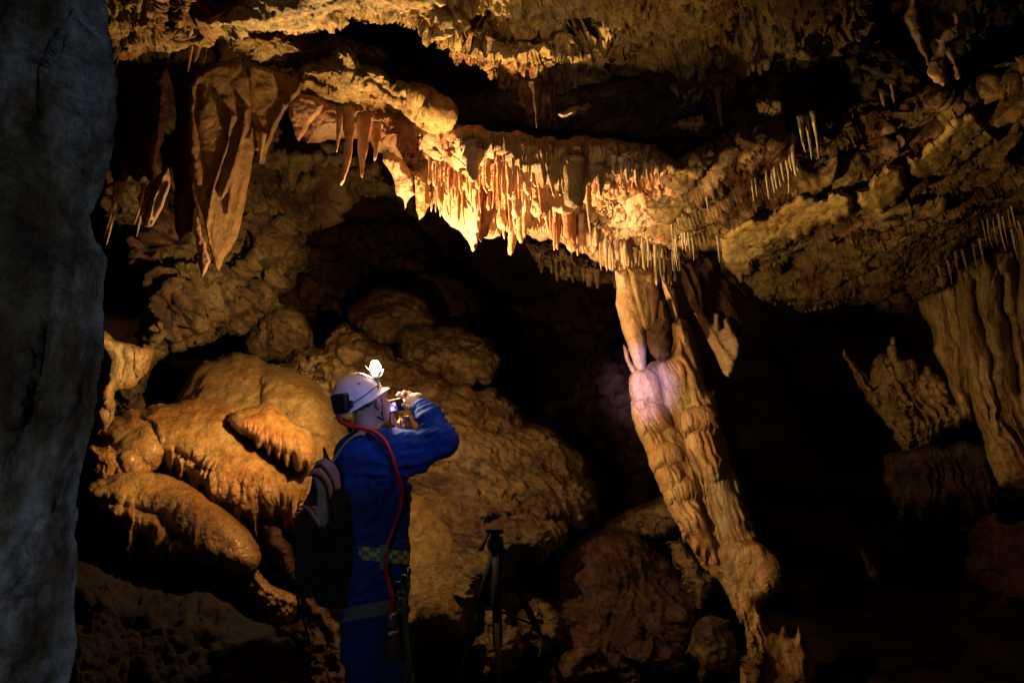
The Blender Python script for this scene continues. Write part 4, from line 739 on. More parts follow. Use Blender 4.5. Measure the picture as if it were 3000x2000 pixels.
rbunch([(1542, 515, 575, 3), (1552, 525, 600, 3.5), (1565, 520, 575, 7), (1571, 520, 580, 4), (1580, 520, 580, 4), (1592, 580, 600, 3), (1650, 575, 605, 3), (1625, 465, 490, 4), (1560, 600, 625, 3)], M['straw'], 'thin pale stalactite under the left end of the right ceiling', 'thin stalactites under the right ceiling\'s left end', dd=-0.2)
rbunch([(2262, 540, 565, 1.6), (2275, 535, 570, 1.6), (2288, 540, 570, 1.6), (2300, 525, 580, 3.2), (2322, 515, 540, 2.0), (2330, 508, 535, 2.6), (2310, 530, 560, 2.0), (2200, 610, 640, 3.2), (2215, 605, 650, 3.2), (2255, 580, 620, 3.2), (2240, 590, 630, 2.6), (2180, 625, 655, 3.2), (2160, 640, 670, 2.6), (2330, 560, 600, 3.2), (2345, 540, 580, 2.6)], M['rcol'], 'dim little stalactite under the ceiling edge above the right columns', 'small stalactites above the right columns')
bunch([(1938, 82, 130, 3.2, 9)], M['stal'], 'lone orange stalactite with a flared root in the dark upper right', None)
thing(relief('drapery', [(2078, -60), (2116, -60), (2118, 20), (2115, 50), (2122, 90), (2130, 120), (2137, 152), (2128, 150), (2112, 118), (2098, 88), (2082, 55), (2076, 42), (2086, 20)], [(2100, 0, 2.85), (2130, 150, 2.9)], M['stal'], T=0.05, rnd=12, step=2, noise='rough', amp=0.35, edge=0.08, seed=120), 'long ragged pale drapery hanging in the dark at upper right', 'drapery')
thing(relief('drapery', [(2188, 30), (2196, 26), (2204, 40), (2206, 80), (2190, 98), (2198, 120), (2196, 148), (2204, 165), (2206, 182), (2198, 183), (2184, 150), (2172, 130), (2172, 160), (2176, 186), (2166, 198), (2148, 188), (2134, 168), (2136, 142), (2150, 120), (2156, 100), (2146, 92), (2170, 70), (2192, 55)], [(2190, 50, 2.8), (2170, 190, 2.85)], M['stal'], T=0.05, rnd=12, step=1.9, noise='rough', amp=0.35, edge=0.06, seed=121, minlen=6),
      'twisted pale stalactite with a forked foot at upper right', 'drapery')
for pg, sd, lb in (([(1816, 128), (1838, 114), (1860, 112), (1858, 135), (1840, 136)], 122, 'small lit orange lump alone in the dark upper right ceiling'), ([(1545, 290), (1580, 272), (1612, 276), (1622, 288), (1590, 294)], 123, 'thin bright sliver of rock in the dark band below the ceiling'),
                   ([(1280, 262), (1320, 245), (1350, 235), (1362, 248), (1345, 262), (1312, 268), (1290, 272)], 124, 'bright finger-like rock lump in the black gap above the front lip'), ([(2290, 150), (2330, 140), (2345, 160), (2320, 172), (2296, 168)], 125, 'small dim knob on the ceiling near the right edge'),
                   ([(1740, 232), (1780, 225), (1800, 240), (1795, 262), (1760, 262), (1742, 255)], 126, 'crusty lit knob above the stout dark stalactite')):
    c = np.mean(pg, 0)
    thing(relief('rock', pg, [(c[0], c[1], 2.95)], M['ceil'], T=0.06, rnd=12, step=2, noise='crust', amp=0.4, edge=0.1, seed=sd), lb, 'rock')
# ================================================================== PERSON
def PD(u, v, dz=0.0): return P(u, v, 3.1 + dz)
class SDF:
    def __init__(s, lo, hi, h):
        s.lo = np.array(lo, float); s.h = h; s.n = np.ceil((np.array(hi) - s.lo) / h).astype(int) + 1
        s.F = np.full(s.n, 0.3, np.float32)
    def sub(s, lo, hi, m):
        a = np.clip(np.floor((np.array(lo) - m - s.lo) / s.h).astype(int), 0, s.n - 1); b = np.clip(np.ceil((np.array(hi) + m - s.lo) / s.h).astype(int) + 1, 1, s.n)
        if (b <= a).any(): return None, None
        ax = [s.lo[i] + s.h * np.arange(a[i], b[i]) for i in range(3)]
        return tuple(slice(a[i], b[i]) for i in range(3)), np.stack(np.meshgrid(*ax, indexing='ij'), -1)
    def add(s, sl, d, k):
        f = s.F[sl]; hh = np.clip(0.5 + 0.5 * (f - d) / k, 0, 1); s.F[sl] = f * (1 - hh) + d * hh - k * hh * (1 - hh)
    def cap(s, a, b, ra, rb, k=0.02, sq=None):
        a = np.array(a); b = np.array(b); r = max(ra, rb); sl, X = s.sub(np.minimum(a, b) - r, np.maximum(a, b) + r, k * 2 + 3 * s.h)
        if sl is None: return
        d = b - a; t = np.clip(((X - a) @ d) / max(d @ d, 1e-9), 0, 1)
        q = X - (a + t[..., None] * d)
        if sq is not None:   # flatten along unit direction
            ax, fac = sq; c = q @ ax; q = q + (c * (1 / fac - 1))[..., None] * ax
        s.add(sl, np.linalg.norm(q, axis=-1) - (ra + (rb - ra) * t), k)
    def ell(s, c, r, axes, k=0.02):
        c = np.array(c); r = np.array(r, float); sl, X = s.sub(c - r.max(), c + r.max(), k * 2 + 3 * s.h)
        if sl is None: return
        q = ((X - c) @ np.array(axes).T) / r; l = np.linalg.norm(q, axis=-1); l2 = np.linalg.norm(q / r, axis=-1)
        s.add(sl, l * (l - 1) / np.maximum(l2, 1e-6), k)
    def mesh(s):
        F = s.F; S = F < 0; n = F.shape
        cnt = np.zeros(np.array(n) - 1, np.int8)
        for dx in (0, 1):
            for dy in (0, 1):
                for dz in (0, 1): cnt += S[dx:n[0] - 1 + dx, dy:n[1] - 1 + dy, dz:n[2] - 1 + dz]
        act = (cnt > 0) & (cnt < 8); I = np.argwhere(act); idx = -np.ones(act.shape, int); idx[act] = np.arange(len(I))
        acc = np.zeros((len(I), 3)); c = np.zeros(len(I))
        cor = [(x, y, z) for x in (0, 1) for y in (0, 1) for z in (0, 1)]
        for p in cor:
            for ax in range(3):
                if p[ax]: continue
                q = list(p); q[ax] = 1
                f0 = F[I[:, 0] + p[0], I[:, 1] + p[1], I[:, 2] + p[2]]; f1 = F[I[:, 0] + q[0], I[:, 1] + q[1], I[:, 2] + q[2]]
                m = (f0 < 0) != (f1 < 0); t = np.where(m, f0 / np.where(m, f0 - f1, 1), 0)
                pos = np.array(p, float) + t[:, None] * (np.array(q) - np.array(p)); acc += np.where(m[:, None], pos, 0); c += m
        V = s.lo + s.h * (I + acc / c[:, None]); Fc = []
        for ax in range(3):
            a, b = [(1, 2), (2, 0), (0, 1)][ax]
            sl0 = [slice(None)] * 3; sl1 = [slice(None)] * 3; sl0[ax] = slice(0, n[ax] - 1); sl1[ax] = slice(1, None)
            ch = S[tuple(sl0)] != S[tuple(sl1)]; E = np.argwhere(ch); E = E[(E[:, a] > 0) & (E[:, b] > 0) & (E[:, a] < n[a] - 1) & (E[:, b] < n[b] - 1)]
            ins = S[E[:, 0], E[:, 1], E[:, 2]]
            def g(da, db):
                e = E.copy(); e[:, a] += da; e[:, b] += db; return idx[e[:, 0], e[:, 1], e[:, 2]]
            q = np.stack([g(-1, -1), g(0, -1), g(0, 0), g(-1, 0)], -1); q = np.where(ins[:, None], q, q[:, ::-1]); Fc.append(q)
        return V, np.vstack(Fc)
def cmat(name, col, rough=0.6, spec=0.4, bump=0.15, bscale=200, metal=0, emis=None, es=0, coat=0, var=None, vscale=12, stain=0.15):
    m = mat(name, col, var or tuple(c * 1.15 for c in col), tuple(c * 0.8 for c in col), rough, bump, bscale, vscale, spec, metal, coat=coat, stain=stain)
    if emis: b = m.node_tree.nodes['Principled BSDF']; b.inputs['Emission Color'].default_value = (*emis, 1); b.inputs['Emission Strength'].default_value = es
    return m
MS = dict(skin=cmat('skin', (0.55, 0.32, 0.23), 0.5, 0.4, 0.2, 120), suit=cmat('blue_overalls_cloth', (0.025, 0.085, 0.40), 0.85, 0.06, 0.6, 180, vscale=4, stain=0.5),
          white=cmat('white_helmet_plastic', (0.80, 0.76, 0.76), 0.32, 0.5, 0.06, 90, stain=0.08, vscale=7), black=cmat('black_plastic', (0.012, 0.012, 0.014), 0.5, 0.4, 0.1), hair=cmat('dark_hair', (0.10, 0.07, 0.055), 0.8, 0.2, 1.0, 260),
          red=cmat('red_rubber', (0.55, 0.008, 0.012), 0.4, 0.5, 0.05), grey=cmat('pinkish_grey_nylon', (0.50, 0.37, 0.38), 0.8, 0.2, 0.5, 300), greyb=cmat('blue_grey_nylon', (0.30, 0.33, 0.40), 0.8, 0.2, 0.5, 300),
          bag=cmat('black_nylon', (0.03, 0.029, 0.034), 0.8, 0.2, 0.6, 240), yel=cmat('yellow_belt_check', (0.70, 0.68, 0.05), 0.6, 0.3, 0.3, 300), blu=cmat('blue_belt_check', (0.10, 0.25, 0.50), 0.6, 0.3, 0.3, 300),
          steel=cmat('worn_steel', (0.55, 0.55, 0.58), 0.25, 0.5, 0.1, 80, metal=1.0), dsteel=cmat('dark_steel', (0.30, 0.31, 0.36), 0.38, 0.5, 0.1, 60, metal=0.9), rope=cmat('green_rope_fibre', (0.13, 0.20, 0.045), 0.8, 0.2, 0.8, 300),
          sling=cmat('grey_webbing', (0.22, 0.25, 0.28), 0.7, 0.2, 0.4, 400), glow=cmat('lamp_flame', (1, 0.9, 0.7), 0.5, emis=(1.0, 0.82, 0.5), es=70), scr=cmat('camera_screen_violet', (0.02, 0.01, 0.05), 0.3, bump=0, emis=(0.18, 0.05, 0.62), es=0.9),
          scrw=cmat('camera_screen_white', (0.05, 0.05, 0.06), 0.3, bump=0, emis=(0.85, 0.72, 1.0), es=1.2), scrm=cmat('camera_screen_mauve', (0.03, 0.02, 0.05), 0.3, bump=0, emis=(0.42, 0.2, 0.6), es=0.9), brass=cmat('polished_reflector', (0.9, 0.75, 0.5), 0.2, metal=1.0, bump=0))
foot0 = PD(865, 1806, 0); foot0[2] = 0.0
PR = root('person', foot0, 'caver in blue overalls and white helmet raising a small camera to his eye', 'person')
AX = [RT, UP, FW]
# joints (u, v, dz)
hd = PD(846, 921, 0.04); chin = PD(888, 968, 0.10)
face = np.array([0.62, 0.10, 0.78]); face = face[0] * RT + face[1] * UP + face[2] * FW; face /= np.linalg.norm(face)
hup = -0.30 * RT + 0.93 * UP - 0.02 * FW; hup -= face * (hup @ face); hup /= np.linalg.norm(hup); hright = np.cross(face, hup)
# body: one continuous figure (head, neck, torso, arms, hands, legs)
b = SDF(np.minimum(PD(740, 1110, -0.2), PD(1060, 850, -0.2)) - 0.03, np.maximum(PD(1070, 850, 0.5), PD(1070, 850, 0.5)) + 0.03, 0.0042)
b.ell(hd, (0.073, 0.092, 0.110), [hright, face, hup], 0.01)
b.cap(hd - 0.03 * hup + 0.01 * face, hd - 0.085 * hup + 0.055 * face, 0.062, 0.036, 0.03)            # jaw
b.cap(hd + 0.090 * face - 0.005 * hup, hd + 0.108 * face - 0.03 * hup, 0.009, 0.015, 0.014)              # nose
b.cap(hd + 0.085 * face - 0.055 * hup - 0.02 * hright, hd + 0.085 * face - 0.055 * hup + 0.02 * hright, 0.009, 0.009, 0.008)   # lips
b.cap(hd + 0.080 * face + 0.022 * hup - 0.035 * hright, hd + 0.080 * face + 0.022 * hup + 0.035 * hright, 0.012, 0.012, 0.012)  # brow
for s in (-1, 1):
    e = hd + s * 0.078 * hright - 0.012 * hup - 0.004 * face
    b.ell(e, (0.010, 0.017, 0.032), [hright, face, hup], 0.008)
b.cap(PD(844, 952, 0.02), PD(840, 1010, 0.0), 0.056, 0.066, 0.03)
b.cap(PD(825, 1055, 0.03), PD(890, 1055, 0.03), 0.045, 0.045, 0.03); b.cap(PD(855, 1050, 0.03), PD(860, 1150, 0.04), 0.07, 0.07, 0.03)
b.cap(PD(905, 1035, 0.0), PD(1016, 1015, 0.0), 0.05, 0.042, 0.03); b.cap(PD(1016, 1013, 0.0), PD(963, 932, 0.13), 0.042, 0.028, 0.02)
b.cap(PD(815, 1040, 0.05), PD(880, 1070, 0.30), 0.05, 0.042, 0.03); b.cap(PD(880, 1070, 0.30), PD(922, 985, 0.20), 0.04, 0.028, 0.02)
# right hand on the camera's upper corner
b.cap(PD(963, 932, 0.13), PD(944, 917, 0.15), 0.027, 0.026, 0.012, sq=(FW, 0.75)); b.cap(PD(955, 915, 0.15), PD(936, 930, 0.15), 0.022, 0.022, 0.012)
for ch in ([(955, 911, 0.15, .0100), (940, 903, 0.165, .0092), (929, 901, 0.16, .0085), (925, 908, 0.15, .008)],
           [(948, 917, 0.16, .0100), (930, 910, 0.175, .0092), (918, 904, 0.165, .0088), (913, 908, 0.152, .008)],
           [(944, 926, 0.17, .0098), (926, 921, 0.19, .009), (915, 922, 0.185, .0082), (910, 926, 0.175, .0076)],
           [(941, 935, 0.165, .0088), (926, 934, 0.185, .008), (917, 936, 0.182, .0075), (913, 940, 0.175, .007)],
           [(952, 930, 0.125, .0125), (938, 936, 0.105, .011), (926, 930, 0.100, .0098)],
           [(966, 908, 0.14, .010), (958, 906, 0.145, .0098)]):
    for p, q in zip(ch[:-1], ch[1:]): b.cap(PD(*p[:3]), PD(*q[:3]), p[3], q[3], 0.006)
# left hand below, steadying the camera
b.cap(PD(922, 985, 0.19), PD(926, 972, 0.17), 0.027, 0.028, 0.012, sq=(FW, 0.7))
for k, (vv, sh) in enumerate(((958, -4), (969, 0), (980, 3), (990, 4))):
    for p, q in (((926 + sh, vv, 0.185, .0095), (942 + sh, vv + 2, 0.165, .009)), ((942 + sh, vv + 2, 0.165, .009), (940 + sh, vv + 1, 0.130, .0085)), ((940 + sh, vv + 1, 0.130, .0085), (926 + sh, vv - 1, 0.118, .0075))):
        b.cap(PD(*p[:3]), PD(*q[:3]), p[3], q[3], 0.0035)
b.cap(PD(916, 978, 0.16), PD(904, 968, 0.13), 0.012, 0.0105, 0.008); b.cap(PD(904, 968, 0.13), PD(902, 952, 0.12), 0.0105, 0.009, 0.005)
def probe(S, u, v, off=0.0, lo=-0.35):
    for k in range(260):
        dz = lo + k * 0.003; X = PD(u, v, dz); i = np.round((X - S.lo) / S.h).astype(int)
        if (i >= 0).all() and (i < S.n).all() and S.F[tuple(i)] < 0: return dz - off
    return 0.0
for c_, r_, ax_ in (((866, 926), (0.007, 0.017, 0.030), 0),):
    X = PD(c_[0], c_[1], probe(b, *c_, 0.0)); b.ell(X, (0.016, 0.030, 0.012), [RT * 0.9 + UP * 0.3, UP, FW], 0.006); b.ell(X - 0.012 * FW + 0.003 * RT, (0.006, 0.018, 0.008), [RT, UP, FW], -0.0001 + 0.0101)
V, F = b.mesh(); mesh('body', V, F, MS['skin'], PR)
# ------- overalls
s = SDF(np.minimum(PD(700, 1800, -0.25), PD(1080, 960, -0.3)) - 0.05, np.maximum(PD(1090, 880, 0.5), PD(1090, 890, 0.5)) + 0.06, 0.0075)
s.cap(PD(816, 1042, 0.0), PD(828, 1160, 0.0), 0.088, 0.088, 0.04); s.cap(PD(882, 1046, 0.0), PD(890, 1150, 0.02), 0.088, 0.092, 0.04)
s.cap(PD(828, 1160, 0.0), PD(836, 1275, 0.0), 0.088, 0.094, 0.04); s.cap(PD(890, 1150, 0.02), PD(888, 1275, 0.02), 0.092, 0.093, 0.04)
s.cap(PD(852, 1040, 0.04), PD(860, 1270, 0.05), 0.10, 0.11, 0.05); s.cap(PD(846, 1008, 0.01), PD(848, 1040, 0.0), 0.058, 0.09, 0.05)
s.cap(PD(815, 1030, 0.02), PD(905, 1026, 0.0), 0.062, 0.066, 0.04)
s.cap(PD(898, 1040, 0.0), PD(960, 1034, 0.0), 0.094, 0.080, 0.04); s.cap(PD(960, 1032, 0.0), PD(1018, 1014, 0.0), 0.082, 0.070, 0.03)
s.cap(PD(1018, 1014, 0.0), PD(990, 962, 0.07), 0.070, 0.056, 0.03); s.cap(PD(990, 962, 0.07), PD(968, 938, 0.12), 0.056, 0.044, 0.02)
s.cap(PD(808, 1045, 0.05), PD(876, 1075, 0.30), 0.075, 0.06, 0.03); s.cap(PD(876, 1075, 0.30), PD(912, 1002, 0.23), 0.06, 0.042, 0.03)
s.cap(PD(832, 1275, 0.0), PD(836, 1340, 0.0), 0.10, 0.112, 0.05); s.cap(PD(888, 1275, 0.02), PD(886, 1340, 0.02), 0.098, 0.10, 0.05)
s.cap(PD(835, 1340, 0.0), PD(836, 1590, 0.0), 0.108, 0.080, 0.03); s.cap(PD(836, 1590, 0.0), PD(838, 1785, 0.03), 0.080, 0.062, 0.03)
s.cap(PD(892, 1340, 0.05), PD(893, 1590, 0.08), 0.096, 0.072, 0.03); s.cap(PD(893, 1590, 0.08), PD(890, 1785, 0.10), 0.072, 0.060, 0.03)
V, F = s.mesh()
# cloth folds: gathered at the elbow, armpit and waist
def px_of(W):
    q = W - CAM; d = q @ FW; return 1176 + (q @ RT) / d * K, 784 - (q @ UP) / d * K
U_, V_ = px_of(V)
ct = V.mean(0); nrm = np.zeros_like(V)
fn = np.cross(V[F[:, 1]] - V[F[:, 0]], V[F[:, 2]] - V[F[:, 0]])
for k in range(4): np.add.at(nrm, F[:, k], fn)
nrm /= np.maximum(np.linalg.norm(nrm, axis=1, keepdims=True), 1e-9)
def folds(cu, cv, rad, ang, sp, h):
    c_, s_ = math.cos(math.radians(ang)), math.sin(math.radians(ang)); a = ((U_ - cu) * c_ + (V_ - cv) * s_) / sp; bb = (-(U_ - cu) * s_ + (V_ - cv) * c_) / (sp * 7)
    q = np.stack([a + 0.5 * pn(np.stack([U_ / 60, V_ / 60, a * 0], -1)), bb, a * 0 + sp], -1)
    return h * (1 - 2.2 * np.abs(pn(q))) * np.exp(-((U_ - cu) ** 2 + (V_ - cv) ** 2) / rad ** 2)
dsp = 1.7 * (folds(1000, 965, 48, 68, 11, 0.011) + folds(1010, 1000, 30, 40, 10, 0.006) + folds(915, 1100, 60, -58, 17, 0.013) + folds(850, 1110, 90, 80, 26, 0.008) + folds(870, 1240, 70, 70, 22, 0.010) + folds(850, 1370, 80, 70, 24, 0.009) + folds(940, 1040, 70, 75, 20, 0.009) + folds(850, 1500, 90, 65, 30, 0.010))
dsp += 0.006 * fbm(V, 9, 4) + 0.010 * np.clip(fbm(V * (1, 1, 0.6), 4, 2), -0.6, 0.6)
def crease(pts, wd, h): d, _, _ = seg_dist(U_, V_, np.array(pts, float), False); return h * np.exp(-(d / wd) ** 2) * (nrm @ FW < 0.2)
dsp += crease([(925, 1095), (900, 1130), (880, 1165), (868, 1200)], 7, -0.022) + crease([(840, 1098), (880, 1100), (915, 1090)], 5, -0.008) + crease([(860, 1112), (890, 1112), (918, 1098)], 4, -0.007) + crease([(890, 1040), (960, 1030), (1020, 1022)], 10, -0.012) + crease([(930, 1050), (985, 1046), (1030, 1036)], 9, 0.008)
V = V + nrm * dsp[:, None]
mesh('overalls', V, F, MS['suit'], PR)
# hem of sleeve, collar
tube('cuff', [PD(972, 943, 0.11), PD(964, 934, 0.125), PD(961, 931, 0.13)], [0.047, 0.048, 0.044], MS['suit'], PR, n=28, wob=0.05, sub=3)
tube('collar', [PD(846, 1004, 0.0), PD(848, 996, 0.005), PD(850, 986, 0.01)], [0.080, 0.078, 0.072], MS['black'], PR, n=28, wob=0.06, sub=3)
for sx, dz in ((836, 0.0), (888, 0.10)):
    bt = SDF(PD(sx - 80, 1850, dz - 0.2), PD(sx + 80, 1740, dz + 0.4) + 0.05, 0.008); g0 = PD(sx, 1780, dz)
    bt.cap(g0, (g0[0], g0[1], 0.06), 0.062, 0.055, 0.02); bt.cap((g0[0], g0[1] - 0.03, 0.045), (g0[0] + 0.05, g0[1] + 0.17, 0.04), 0.045, 0.040, 0.02)
    V, F = bt.mesh(); V[:, 2] = np.maximum(V[:, 2], 0.0); mesh('boot', V, F, MS['bag'], PR)
# hair at the nape
hs = SDF(hd - 0.16, hd + 0.16, 0.005)
hs.ell(hd - 0.004 * face + 0.006 * hup, (0.0748, 0.093, 0.108), [hright, face, hup], 0.01); V, F = hs.mesh()
q = V - hd; keep = ((q @ face) < 0.005) & ((q @ hup) > -0.045 - 0.55 * np.maximum(0, -(q @ face) - 0.02)); kf = keep[F].all(1); ids = np.unique(F[kf]); rm = -np.ones(len(V), int); rm[ids] = np.arange(len(ids))
Vh = V[ids]; Vh = Vh + 0.002 * fbm(Vh, 60, 2)[:, None] * (Vh - hd) / 0.1; mesh('hair', Vh, rm[F[kf]], MS['hair'], PR)
# ------- helmet
hc = PD(820, 914, 0.02)
hz = -0.46 * RT + 0.85 * UP - 0.16 * FW; hz /= np.linalg.norm(hz); hx = 0.80 * RT + 0.50 * UP + 0.45 * FW; hx -= hz * (hx @ hz); hx /= np.linalg.norm(hx); hy = np.cross(hz, hx)
HS = 0.895
def H(x, y, z): return hc + HS * (x * hx + y * hy + z * hz)
HM = bpy.data.objects.new('helmet', None)
def helmet_shell():
    n, k = 64, 26; V = []; F = []
    ph = np.linspace(0, np.pi / 2, k)
    prof = [(math.cos(a) ** 0.92, math.sin(a)) for a in ph]
    prof = [(1.0, -0.16), (1.005, -0.08)] + prof
    for r, z in prof[:-1]:
        for j in range(n):
            t = 2 * np.pi * j / n; c, s_ = math.cos(t), math.sin(t)
            rib = 1 + 0.012 * math.exp(-((s_ * 0.104 * r) / 0.012) ** 2)
            V.append(H(0.128 * r * c, 0.108 * r * s_, 0.128 * z * rib))
    V.append(H(0, 0, 0.128)); top = len(V) - 1; m = len(prof) - 1
    for i in range(m - 1):
        for j in range(n): F.append((i * n + j, i * n + (j + 1) % n, (i + 1) * n + (j + 1) % n, (i + 1) * n + j))
    for j in range(n): F.append(((m - 1) * n + j, (m - 1) * n + (j + 1) % n, top))
    o = len(V)   # inner skin
    for r, z in prof[:-1]:
        for j in range(n):
            t = 2 * np.pi * j / n; V.append(H(0.122 * r * math.cos(t), 0.102 * r * math.sin(t), 0.122 * z))
    for i in range(m - 1):
        for j in range(n): F.append((o + i * n + j, o + (i + 1) * n + j, o + (i + 1) * n + (j + 1) % n, o + i * n + (j + 1) % n))
    return mesh('helmet', V, F, MS['white'], PR)
HO = helmet_shell()
def brim():
    n = 72; V = []; F = []
    for (o, zz) in ((0.99, -0.012), (1.0, -0.02), (1.10, -0.030), (1.13, -0.036), (1.10, -0.036), (0.98, -0.026)):
        for j in range(n):
            t = 2 * np.pi * j / n; c, s_ = math.cos(t), math.sin(t); pk = max(0, c) ** 3
            e = (o - 1.0) * (1 + 0.9 * pk)
            V.append(H((0.128 + 0.11 * e * 1.6) * c, (0.108 + 0.11 * e * 1.2) * s_, zz - 0.006 * pk * (o > 1.05) + 0.004 * (c < 0)))
    for i in range(6):
        for j in range(n): a = i * n; b_ = ((i + 1) % 6) * n; F.append((a + j, a + (j + 1) % n, b_ + (j + 1) % n, b_ + j))
    return mesh('brim', V, F, MS['white'], HO)
brim()
cordp = [H(0.1315 * math.cos(t) * math.cos(0.12), 0.1115 * math.sin(t) * math.cos(0.12), 0.128 * (0.04 + 0.05 * math.cos(t))) for t in np.linspace(-3.0, 0.9, 20)]
tube('cord', cordp, 0.0028, MS['black'], HO, sub=2)
def hpt(az, el, off=0.0):
    return H((0.128 + off) * math.cos(el) * math.cos(az), (0.108 + off) * math.cos(el) * math.sin(az), (0.128 + off) * math.sin(el))
tube('cord', [hpt(-0.25, 0.06, .003), hpt(-0.5, 0.35, .004), hpt(-0.75, 0.75, .004), hpt(-0.55, 1.0, .005)], 0.0024, MS['black'], HO)
for az, el in ((-1.35, 0.55), (-0.85, 1.0), (-0.62, -0.02), (-0.5, 0.0)):
    c = hpt(az, el, 0.0); V, F = lathe_axis([c, c + 0.0035 * (c - hc) / np.linalg.norm(c - hc)], [0.0052, 0.004], 12); mesh('rivet', V, F, MS['black'], HO)
# battery pack at the back
def box(name, c, ax, sz, m, parent, bev=0.15):
    """rounded box: superellipsoid-like chamfered block"""
    V = []; F = []; bx_, by_, bz_ = [v / 2 for v in sz]; e = min(sz) * bev
    bm_pts = []
    for sz_ in (-1, 1):
        for (ix, zz) in ((bz_ - e, 1), (bz_, 0)):
            pass
    lay = [(-bz_, e), (-bz_ + e, 0), (bz_ - e, 0), (bz_, e)]
    ring = lambda ins: [(-bx_ + ins, -by_ + e), (-bx_ + e, -by_ + ins), (bx_ - e, -by_ + ins), (bx_ - ins, -by_ + e), (bx_ - ins, by_ - e), (bx_ - e, by_ - ins), (-bx_ + e, by_ - ins), (-bx_ + ins, by_ - e)]
    for z, ins in lay:
        for x, y in ring(ins): V.append(np.array(c) + x * ax[0] + y * ax[1] + z * ax[2])
    for i in range(3):
        for j in range(8): F.append((i * 8 + j, i * 8 + (j + 1) % 8, (i + 1) * 8 + (j + 1) % 8, (i + 1) * 8 + j))
    F.append(tuple(range(7, -1, -1))); F.append(tuple(range(24, 32)))
    return mesh(name, V, F, m, parent, smooth=False)
bn = (-0.92 * RT - 0.25 * UP - 0.30 * FW)
bcen = PD(784, 926, -0.075); bz_ax = -0.35 * RT - 0.1 * UP - 0.93 * FW; bz_ax /= np.linalg.norm(bz_ax); by_ax = 0.17 * RT * -1 + 0.98 * UP; by_ax -= bz_ax * (by_ax @ bz_ax); by_ax /= np.linalg.norm(by_ax); bx_ax = np.cross(by_ax, bz_ax)
BP = box('battery_pack', bcen, (bx_ax, by_ax, bz_ax), (0.078, 0.088, 0.05), MS['black'], HO, 0.16)
box('clip', PD(806, 928, -0.085), (bx_ax, by_ax, bz_ax), (0.018, 0.034, 0.02), MS['black'], HO, 0.2)
# chin strap
tube('chin_strap', [PD(u, v, probe(b, u, v, 0.002)) for u, v in ((872, 905), (876, 920), (878, 936), (877, 950), (880, 960))], 0.0045, MS['black'], PR, flat=0.6)
tube('chin_strap', [PD(u, v, probe(b, u, v, 0.003)) for u, v in ((866, 957), (873, 960), (880, 963))], 0.007, MS['black'], PR, flat=0.6)
# headlamp
lc = P(861, 843, 3.17)
fl = SDF(lc - 0.045, lc + 0.045, 0.003); fl.cap(lc + 0.002 * RT, lc + 0.012 * UP, 0.027, 0.020, 0.004); V, F = fl.mesh()
HL = mesh('headlamp', *lathe_axis([P(862, 878, 3.15), P(859, 864, 3.20), P(858, 854, 3.235), P(859, 848, 3.255)], [0.024, 0.026, 0.024, 0.014], 20), MS['dsteel'], HO)
fo = mesh('flame', V, F, MS['glow'], HO)
HOo = fo
tube('bracket', [P(850, 852, 3.2), P(843, 845, 3.19), P(838, 838, 3.19)], 0.002, MS['steel'], HO)
tube('bracket', [P(866, 860, 3.22), P(876, 856, 3.21), P(881, 846, 3.21), P(876, 862, 3.2), P(868, 866, 3.2)], 0.002, MS['steel'], HO)
tube('gas_pipe', [P(862, 856, 3.22), P(866, 862, 3.2), P(867, 870, 3.19)], 0.004, MS['red'], HO)
# ------- belt: chequered band in three rows
BL = bpy.data.objects.new('belt', None)
def band(name, uc, hw, dpt, dzc, vt, vb, m, parent, rows, cells, tilt, cols, thick=0.004, a0=-math.pi, a1=math.pi, gap=None):
    V = []; F = []; mi = []; n = cells * 3
    for r in range(rows + 1):
        for j in range(n + 1):
            a = a0 + (a1 - a0) * j / n; u = uc + hw * math.sin(a); dz = dzc - dpt * math.cos(a)
            v = vt + (vb - vt) * r / rows + tilt * math.sin(a); V.append(PD(u, v, dz))
    for r in range(rows):
        for j in range(n): F.append((r * (n + 1) + j, r * (n + 1) + j + 1, (r + 1) * (n + 1) + j + 1, (r + 1) * (n + 1) + j)); mi.append(((j // 3) + r) % 2)
    o = mesh(name, V, F, cols, parent, smooth=False)
    for p, k in zip(o.data.polygons, mi): p.material_index = k
    s_ = o.modifiers.new('thickness', 'SOLIDIFY'); s_.thickness = thick; s_.offset = 0
    return o
BELT = band('belt', 866, 73, 0.150, 0.01, 1258, 1288, None, PR, 3, 26, 8, [MS['blu'], MS['yel']])
box('buckle', PD(882, 1279, -0.148), (RT, UP, FW), (0.034, 0.105, 0.012), MS['sling'], PR)
band('leg_loop', 842, 64, 0.148, 0.0, 1386, 1418, None, PR, 2, 10, -12, [MS['sling'], MS['sling']])
tube('cord', [PD(825, 1330, -0.13), PD(845, 1327, -0.135), PD(862, 1317, -0.135), PD(872, 1306, -0.14), PD(882, 1308, -0.14), PD(896, 1330, -0.13)], 0.0018, MS['sling'], PR)
